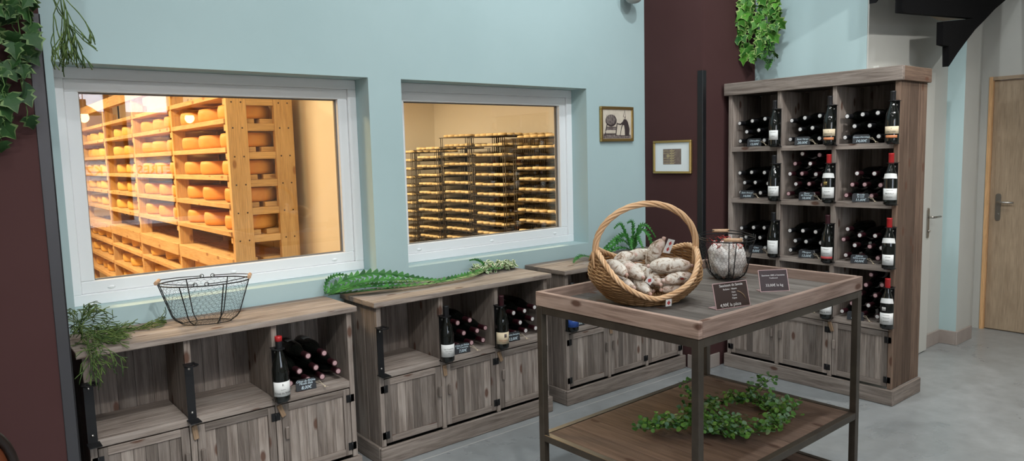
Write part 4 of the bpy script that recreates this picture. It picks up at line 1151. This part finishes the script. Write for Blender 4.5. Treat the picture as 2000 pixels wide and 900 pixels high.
flat(b, [(-.122, .066), (-.018, .066), (-.017, .076), (-.121, .076)], -.0136)
b.build('engraving_light', M['paper'], pr)
r = picture('gold framed sepia picture with a white mount, on the mauve pier', (4.2585, 3.374, 1.428), -PI/2, .345, .240, .016)
b = MB(); b.box((-.1565, -.012, .016), (.1565, -.002, .224)); pm = b.build('mount', M['mount'], r)
b = MB(); b.box((-.082, -.0126, .066), (.082, -.0122, .178)); pi_ = b.build('print', M['sepia'], pm)
b = MB()
flat(b, [(-.006, .067), (.000, .067), (.000, .177), (-.006, .177)], -.0128)
for k in range(6):
    z_ = .070 + k*.018
    flat(b, ell(-.014, z_+.004, .008, .006, 10), -.0130); flat(b, ell(.010, z_+.004, .008, .006, 10), -.0130)
    flat(b, [(.012, z_), (.030, z_+.012), (.031, z_+.015), (.012, z_+.005)], -.0129)
    if k != 3: flat(b, [(-.078, z_+.002), (-.030, z_-.008+.010), (-.030, z_+.006), (-.078, z_+.006)], -.0129)
flat(b, ell(-.036, .128, .014, .013, 14), -.0132)
b.build('print_lines', M['ink_line'], pi_)

# ------------------------------------------------------------------ right side: stairs, doors
st = thing('staircase', 'black steel staircase with wooden treads rising out of view at the top right', 'staircase', (5.4, 2.02, 2.11))
def poly(b, pts, y0, y1): b.prism([(x-5.4, z-2.11) for x, z in pts], y0-2.02, y1-2.02)
b = MB()
curve = [(5.45, 2.112), (5.600, 2.215), (5.747, 2.305), (5.90, 2.395), (6.069, 2.475), (6.27, 2.575), (6.492, 2.666), (6.75, 2.76), (7.0-.06, 2.82)]
poly(b, [(5.33, 2.398), (5.78, 2.458)][::-1] + [(5.33, 2.398), (5.335, 2.25), (5.438, 2.247)] + curve[:5] if False else [(5.438, 2.247)] + curve[:4] + [(5.86, 2.468), (5.78, 2.458), (5.33, 2.398), (5.335, 2.25)], 1.99, 2.03)
poly(b, [(5.86, 2.468)] + curve[3:] + [(6.94, 3.98), (4.70, 3.98), (4.704, 2.397), (4.9, 2.407), (5.78, 2.464)], 1.99, 2.03)
b.build('stringer', M['black_matt'], st)
b = MB(); poly(b, [(4.364, 2.415), (4.47, 2.485), (4.47, 3.98), (4.364, 3.98)], 1.99, 2.03); poly(b, [(4.47, 2.485), (4.70, 2.60), (4.70, 3.98), (4.47, 3.98)], 1.99, 2.03); b.build('upper_stringer', M['black_matt'], st)
b = MB(); b.M = Matrix.Translation((-5.4, -2.02, 2.466-2.11)) @ Matrix.Rotation(-PI/2, 4, 'X'); b.prism([(4.88, 2.031), (5.82, 2.031), (5.76, 2.15), (5.69, 2.16)], -.035, 0); b.build('tread', M['oak'], st)
def lever(parent, M_, flip=1):
    b = MB(); b.M = M_
    n = 14
    plate = [(.019*math.cos(PI*k/n), .095 + .019*math.sin(PI*k/n)) for k in range(n+1)] + [(-.019*math.cos(PI*k/n), -.095 - .019*math.sin(PI*k/n)) for k in range(n+1)]
    b.prism(plate[::1], -.008, 0)
    b.tube([(0, -.006, .045), (0, -.045, .045)], .009, 10); b.tube([(0, -.045, .045), (flip*.03, -.048, .045), (flip*.12, -.046, .043)], .0085, 10)
    b.tube([(0, -.008, -.06), (0, -.02, -.06)], .009, 10)
    b.build('door_handle', M['steel'], parent)
b = MB(); b.box((4.975, 2.242, .008), (5.903, 2.279, 2.118)); d1 = struct(b.build('door_1', M['door_white'], bevel=.002))
lever(d1, Matrix.Translation((5.842, 2.242, 1.0)), 1)
b = MB(); b.box((6.975, 1.29, .008), (7.015, 2.193, 2.10), 'z'); d2 = struct(b.build('door_2', M['oak'], bevel=.002))
lever(d2, Matrix.Translation((6.975, 2.128, 1.05)) @ Matrix.Rotation(-PI/2, 4, 'Z'), 1)
b = MB(); b.box((6.942, 2.195, 0), (7.08, 2.222, 2.13), 'z', mi=1); b.box((6.942, 1.25, 2.102), (7.08, 2.195, 2.13)); b.box((6.942, 1.25, 0), (7.08, 1.288, 2.102), 'z'); struct(b.build('trim_4', [M['oak'], M['jamb_lit']]))
b = MB(); b.box((6.99, 1.29, 0), (7.08, 2.193, .006)); struct(b.build('trim_5', M['peg_wood']))
# round ceiling camera at the top of the blue wall
r = thing('ceiling_camera', 'small grey dome hanging at the top edge beside the mauve pier', 'camera', (4.02, 3.53, 2.64))
b = MB(); b.ball((0, 0, .045), (.062, .062, .045), 20, 10); b.build('dome', M['label_dim'], r)
b = MB(); b.lathe([(.070, .046), (.070, .085), (.03, .095), (.03, 1.36)], 20); b.build('housing', M['door_white'], r)
# round backed chair at the left edge
CH = (-.024, 2.25, 0)
r = thing('chair', 'brown leather chair with dark varnished round back rim at the bottom left edge', 'chair', CH, (0, 0, R(20)))
n = 40; rim = [(.155*math.sin(2*PI*k/n), 0, .785 + .175*math.cos(2*PI*k/n)) for k in range(n)]
b = MB(); b.tube(rim, .013, 10, closed=True); b.build('back_rim', M['darkwood'], r)
b = MB(); b.ball((0, 0, .78), (.146, .028, .166), 26, 14); b.build('backrest', M['leather'], r)
b = MB(); b.lathe([(.19, .43), (.205, .44), (.205, .47), (.17, .49), (.02, .495)], 28); s_ = b.build('seat', M['leather'], r); s_.location = (0, -.19, 0)
for sx in (-1, 1):
    b = MB(); b.tube([(sx*.14, -.02, .0), (sx*.13, -.01, .45), (sx*.10, 0, .66)], .016, 8); b.build('leg', M['darkwood'], r)
    b = MB(); b.tube([(sx*.15, -.36, .0), (sx*.14, -.33, .44)], .016, 8); b.build('leg', M['darkwood'], r)

# ------------------------------------------------------------------ cheese rooms behind the glass
CH_ = 2.75; PX = 2.10
b = MB(); b.box((-2.6, 3.9, -.1), (PX, 11.6, 0)); struct(b.build('floor_cellar', M['brown']))
b = MB(); b.box((PX, 3.9, -.1), (7.3, 11.6, 0)); struct(b.build('floor_cold_room', M['brown']))
b = MB(); b.box((-2.6, 3.9, CH_), (7.3, 11.6, CH_+.1)); struct(b.build('ceiling_cellar', M['tan']))
b = MB(); b.box((PX, 3.9, 0), (PX+.05, 11.5, CH_)); struct(b.build('wall_partition', M['panel']))
b = MB(); b.box((PX-.002, 4.18, 0), (PX-.0005, 4.184, CH_)); b.box((PX-.002, 5.6, 0), (PX-.0005, 5.604, CH_)); struct(b.build('trim_6', M['tan']))
b = MB(); b.box((-2.6, 11.5, 0), (PX, 11.6, CH_)); b.box((-2.7, 3.9, 0), (-2.6, 11.5, CH_)); struct(b.build('wall_cellar', M['tan']))
b = MB(); b.box((PX, 10.9, 0), (7.2, 11.0, CH_)); b.box((7.1, 3.9, 0), (7.2, 10.9, CH_)); struct(b.build('wall_cold_room', M['panel']))
b = MB(); b.box((-2.6, 3.891, 0), (W1[0], 3.9, CH_)); b.box((W2[1], 3.891, 0), (7.2, 3.9, CH_)); struct(b.build('wall_cellar_front', M['tan']))
# timber maturing rack
TR = thing('timber_rack', 'tall pine maturing rack of orange cheese wheels behind the left window', 'rack', (1.80, 4.9, 0))
X0, X1 = 1.575, 2.025
bays = [4.9, 6.25, 7.62, 9.03, 10.7]
RUNG = [2.02, 1.850, 1.660, 1.472, 1.283, 1.095, .905, .70, .50, .30]
for i, y in enumerate(bays):
    for x in (X0, X1-.13):
        b = MB(); w = .132 if i == 0 else .10
        xx = x if x == X0 else X1-w
        b.box((xx-1.80, y-4.9, 0), (xx+w-1.80, y+.04-4.9, 2.25), 'z'); o = b.build('post', M['pine'], TR, bevel=.002)
        if i == 0:
            for zr in RUNG:
                q = MB()
                for dx in (.035, w-.035): q.ball((xx+dx-1.80, -.0005, zr-.03), (.0055, .003, .0055), 8, 6)
                q.build('screw_hole', M['ink'], o)
    for z_ in RUNG:
        b = MB(); b.box((X0-1.80+.002, y+.041-4.9, z_-.048), (X1-1.80-.002, y+.08-4.9, z_), 'x'); b.build('rung', M['pine'], TR, bevel=.002)
        if i == 0:
            b = MB(); b.box((X0+.132-1.80, y+.006-4.9, z_-.048), (X1-.132-1.80, y+.04-4.9, z_), 'x'); b.build('rung', M['pine'], TR, bevel=.002)
for i in range(4):
    for z_ in RUNG:
        if z_ in (.905,):
            b = MB(); b.box((X0-.012-1.80, bays[i]+.042-4.9, z_-.06), (X0+.16-1.80, bays[i+1]-4.9, z_+.035), 'y'); b.box((X0+.20-1.80, bays[i]+.042-4.9, z_), (X1-1.80, bays[i+1]-4.9, z_+.03), 'y')
        else:
            b = MB(); b.box((X0-.010-1.80, bays[i]+.042-4.9, z_+.0005), (X0+.195-1.80, bays[i+1]-.002-4.9, z_+.034), 'y'); b.box((X0+.235-1.80, bays[i]+.042-4.9, z_+.0005), (X1+.005-1.80, bays[i+1]-.002-4.9, z_+.034), 'y')
        b.build('plank', M['pine'], TR, bevel=.002)
b = MB(); b.box((X0-.01-1.8, .0, 2.20), (X0+.04-1.8, 5.8, 2.30), 'y'); b.build('top_rail', M['pine'], TR, bevel=.002)
def m_wheel(mat, r, h):
    def f():
        b = MB(); n = 28; pr_ = [(r-.022, 0), (r-.008, .004), (r-.001, h*.25), (r, h*.5), (r-.001, h*.75), (r-.008, h-.004), (r-.022, h)]
        b.lathe(pr_, n); return b.build('cheese_wheel', M[mat])
    return mesh_of(('wheel', mat, r, h), f)
n = 0
SH = ['top', 'second', 'third', 'fourth', 'fifth', 'sixth', 'seventh', 'eighth', 'ninth']
for si, z_ in enumerate([1.850, 1.660, 1.472, 1.283, 1.095, .70, .50, .30]):
    k = 0
    for i in range(4):
        m = 3 if i < 3 else 4
        L_ = (bays[i+1]-bays[i]-.06)/m
        for j in range(m):
            y = bays[i] + .06 + (j+.5)*L_ + rng.uniform(-.02, .02)
            if i == 0 and j == 0: y = bays[0] + .235
            or_ = i < 2 and si < 5
            small = not or_
            me = m_wheel('cheese_o' if or_ else 'cheese_y', .172 if not small else .150, .098 if not small else .095)
            o = bpy.data.objects.new('cheese_wheel', me); COL.objects.link(o)
            o.location = (X0 + .195 + rng.uniform(-.015, .015), y, z_ + .036); o.rotation_euler.z = rng.uniform(0, 6)
            tag(o, '%s cheese wheel on the pine rack, %s shelf from top, %s from near end' % ('orange' if or_ else 'yellow', SH[si], ORD[k]), 'cheese', 'cheese wheels on the pine rack')
            k += 1
# metal racks of small pale cheeses
RKU = [(6.42, 7.36, 1.80), (7.50, 8.28, 1.85), (8.30, 9.06, 1.865), (9.10, 9.80, 1.70), (9.84, 10.55, 1.66)]
def m_small(v):
    def f():
        b = MB(); r, h = .058 + .003*v, .033 + .003*v
        b.lathe([(r-.008, 0), (r-.001, .006), (r, h*.5), (r-.001, h-.006), (r-.009, h)], 16); return b.build('small_cheese', M['cheese_p'])
    return mesh_of(('small', v), f)
NMR = ['nearest', 'second nearest', 'middle', 'second farthest', 'farthest']
rest = MB(); cnt = 0
RXF = 5.98
for u, (ya, yb, zt) in enumerate(RKU):
    r = thing('metal_rack', 'brown wire rack of small pale cheeses behind right window, %s of its row' % NMR[u], 'rack', (RXF, (ya+yb)/2, 0), group='metal cheese racks behind the right window')
    cy = (ya+yb)/2
    for row in range(2):
        for (x, y) in ((0.01 + row*.52, ya-cy+.02), (.01 + row*.52, yb-cy-.02), (.46 + row*.52, ya-cy+.02), (.46 + row*.52, yb-cy-.02)):
            b = MB(); b.tube([(x, y, 0), (x, y, zt)], .006, 6); b.tube([(x, y + (.045 if y < 0 else -.045), 0), (x, y + (.045 if y < 0 else -.045), zt)], .005, 6); b.build('upright', RUST if False else M['bronze'], r)
    nl = 12
    for k in range(nl):
        zz = zt - k*.135
        if zz < .1: break
        b = MB()
        for row in range(2):
            xo = row*.52
            b.box((xo, ya-cy, zz-.006), (xo+.47, yb-cy, zz-.001)); b.tube([(xo, ya-cy, zz-.004), (xo, yb-cy, zz-.004)], .006, 6)
        b.build('tray', M['bronze'], r)
        nc = int((yb-ya-.06)/.126)
        for c in range(nc):
            y = ya + .05 + (c+.5)*(yb-ya-.1)/nc + rng.uniform(-.008, .008)
            if k < 10 and cnt < 300:
                o = bpy.data.objects.new('small_cheese', m_small(rng.randint(0, 2))); COL.objects.link(o)
                o.location = (RXF + .07 + rng.uniform(-.012, .012), y, zz); o.rotation_euler.z = rng.uniform(0, 6); cnt += 1
                tag(o, 'small pale cheese on the %s metal rack, %s tray from top, %s from right' % (NMR[u], ORD[k], ORD[c]), 'cheese', 'small pale cheeses on the metal racks')
            else:
                rest.M = Matrix.Translation((RXF + .07, y, zz)); rest.lathe([(.05, 0), (.058, .006), (.058, .029), (.05, .035)], 10)
            for dx in (.20, .33, .60, .74, .88):
                if rng.random() < .93:
                    rest.M = Matrix.Translation((RXF + dx + rng.uniform(-.01, .01), y + rng.uniform(-.01, .01), zz)); rest.lathe([(.05, 0), (.058, .006), (.058, .029), (.05, .035)], 10)
o = rest.build('small_cheeses', M['cheese_p']); tag(o, 'rows of small pale cheeses filling the trays behind the front ones', 'cheeses', None, 'stuff')

# ------------------------------------------------------------------ behind the camera (seen only in reflections)
for i, (x, y) in enumerate(((1.34, -1.0), (2.38, -1.0))):
    r = thing('pendant_lamp', 'metal pendant lamp %s reflected in the left window' % ('with its bulb, left of two' if i == 0 else 'right of two'), 'lamp', (x, y, 2.06), group='pendant lamps reflected in the window')
    b = MB(); b.lathe([(.17, .06), (.165, .065), (.07, .14), (.03, .16), (.03, .22)], 24, cap0=False, cap1=True); b.build('lamp_shade', M['bronze'], r)
    b = MB(); b.tube([(0, 0, .21), (0, 0, H-2.06)], .004, 6); b.build('cord', M['black'], r)
    b = MB(); b.ball((0, 0, .035), (.05, .05, .055), 16, 10); b.build('bulb', emit('bulb_light', (1, .62, .3), 22), r)
ct = thing('shop_counter', 'long pale shop counter reflected in the left window', 'counter', (1.6, -1.7, 0))
b = MB(); b.box((-1.4, -.35, 0), (1.2, .35, .88)); b.build('cabinet', M['door_white'], ct, bevel=.005)
b = MB(); b.box((-1.45, -.4, .88), (1.25, .4, .92)); b.build('worktop', M['white'], ct, bevel=.005)
b = MB(); b.box((-40, -60, -.35), (60, -3.25, -.25)); struct(b.build('street', M['base']))
hs = thing('street_building', 'low building with tiled roof and window shop sign reflected in the left window', 'building', (3, -26, -.25))
b = MB(); b.box((-9, -6, 0), (10, 0, 2.4)); b.build('wall', M['cream'], hs)
b = MB(); b.prism([(-10, 2.4), (11, 2.4), (11, 2.5), (-10, 2.5)], -6.5, .6); 
v = [b.vert(p) for p in ((-10, .7, 2.4), (11, .7, 2.4), (11, -3, 4.2), (-10, -3, 4.2), (-10, -6.7, 2.4), (11, -6.7, 2.4))]
b.face([v[0], v[1], v[2], v[3]]); b.face([v[3], v[2], v[5], v[4]]); b.face([v[1], v[5], v[2]]); b.face([v[0], v[3], v[4]])
b.build('roof', mottled('roof_tile', (.20, .12, .10), (.30, .19, .16), 3, .8), hs)
b = MB(); b.box((-6, .02, 1.2), (8, .08, 2.0)); sg = b.build('sign_board', M['label'], hs)
join_text('lettering', [('FENETRES & D. KZEBOVEA', .52, -3.2, 1.58)], M['text_dark'], sg, Matrix.Translation((0, .1, 0)) @ Matrix.Rotation(PI, 4, 'Z') @ Matrix.Rotation(PI/2, 4, 'X'), thick=.005)

# ------------------------------------------------------------------ light
def area(name, loc, aim, power, size, col=(1, 1, 1), sy=None):
    l = bpy.data.lights.new(name, 'AREA'); l.energy = power; l.color = col
    l.shape = 'RECTANGLE' if sy else 'DISK'; l.size = size
    if sy: l.size_y = sy
    o = bpy.data.objects.new(name, l); COL.objects.link(o); o.location = loc
    o.rotation_euler = (Vector(aim) - Vector(loc)).to_track_quat('-Z', 'Y').to_euler()
    return o
COOL = (.93, .98, 1.0)
for x in (.3, 1.6, 2.8):
    area('track_and_fill_spot', (x, 2.5, 3.75), (x + .1, 2.9, .8), 4.6, .10, COOL)
area('track_and_fill_spot', (3.2, 2.15, 3.75), (4.6, 2.5, 1.5), 22, .10, COOL)
for x in (-.6, 1.0, 2.6, 3.5):
    area('track_and_fill_spot', (x, 1.0, 3.75), (x + .2, 3.4, 1.2), 15.5, .12, COOL)
l = area('track_and_fill_spot', (3.5, -.3, 3.0), (5.2, 2.3, 1.7), 5.5, .10, (1, .985, .95)); l.data.spread = R(62)  # added fill with no known fixture, brightens the cream passage wall
l = area('track_and_fill_spot', (.5, -.2, 3.7), (1.1, 3.25, .15), 5.5, .10, (1, .985, .95)); l.data.spread = R(50)  # added fill, not a known track lamp: lifts only the low cabinet doors
for x, y in ((-1, -.9), (1.4, -.9)):
    area('ceiling_fill', (x, y, H-.02), (x, y, 0), 32, .6, (1, .97, .93), .6)  # unseen panels added as soft general fill from behind the camera
l = area('floor_fill_spot', (5.0, .3, H-.03), (5.3, .6, 0), 24, .15, (1, .95, .88)); l.data.spread = R(95)  # added unseen lamp that brightens the floor at the right
WARM = (1, .70, .36)
for x, y, p in ((1.25, 4.3, 9), (.3, 5.2, 85), (.3, 7.0, 105), (.3, 9.2, 110)):  # the first is an extra lamp added to brighten the partition beside the rack
    area('cellar_light', (x, y, CH_-.02), (x, y, 0), p, .5, WARM, .5)
WARM2 = (1, .80, .50)
for x, y, p in ((4.2, 5.4, 88), (4.2, 7.6, 88), (4.4, 9.8, 92)):
    area('cold_room_light', (x, y, CH_-.02), (x, y, 0), p, .5, WARM2, .5)
w = bpy.data.worlds.new('sky'); w.use_nodes = True; SC.world = w
w.node_tree.nodes['Background'].inputs[0].default_value = (.80, .88, 1, 1); w.node_tree.nodes['Background'].inputs[1].default_value = 7

# ------------------------------------------------------------------ camera
cam = bpy.data.cameras.new('camera'); co = bpy.data.objects.new('camera', cam); COL.objects.link(co); SC.camera = co
rt = Vector((.7757489, -.63049634, -.02622973)); up = Vector((.08666038, .06526887, .99409756)); fw = Vector((.62506289, .77344317, -.10527131))
m = Matrix((rt, up, -fw)).transposed().to_4x4(); m.translation = (0, 0, 1.6); co.matrix_world = m
cam.sensor_width = 36; cam.sensor_fit = 'HORIZONTAL'; cam.lens = 1410.09/2000*36; cam.clip_start = .05; cam.clip_end = 200
vs = SC.view_settings
vs.view_transform = 'Standard'; vs.look = 'None'; vs.gamma = 1; vs.use_curve_mapping = False; vs.exposure = 0
SC.cycles.max_bounces = 8; SC.cycles.diffuse_bounces = 4; SC.cycles.transparent_max_bounces = 12; SC.cycles.caustics_reflective = False; SC.cycles.caustics_refractive = False; SC.cycles.sample_clamp_indirect = 6
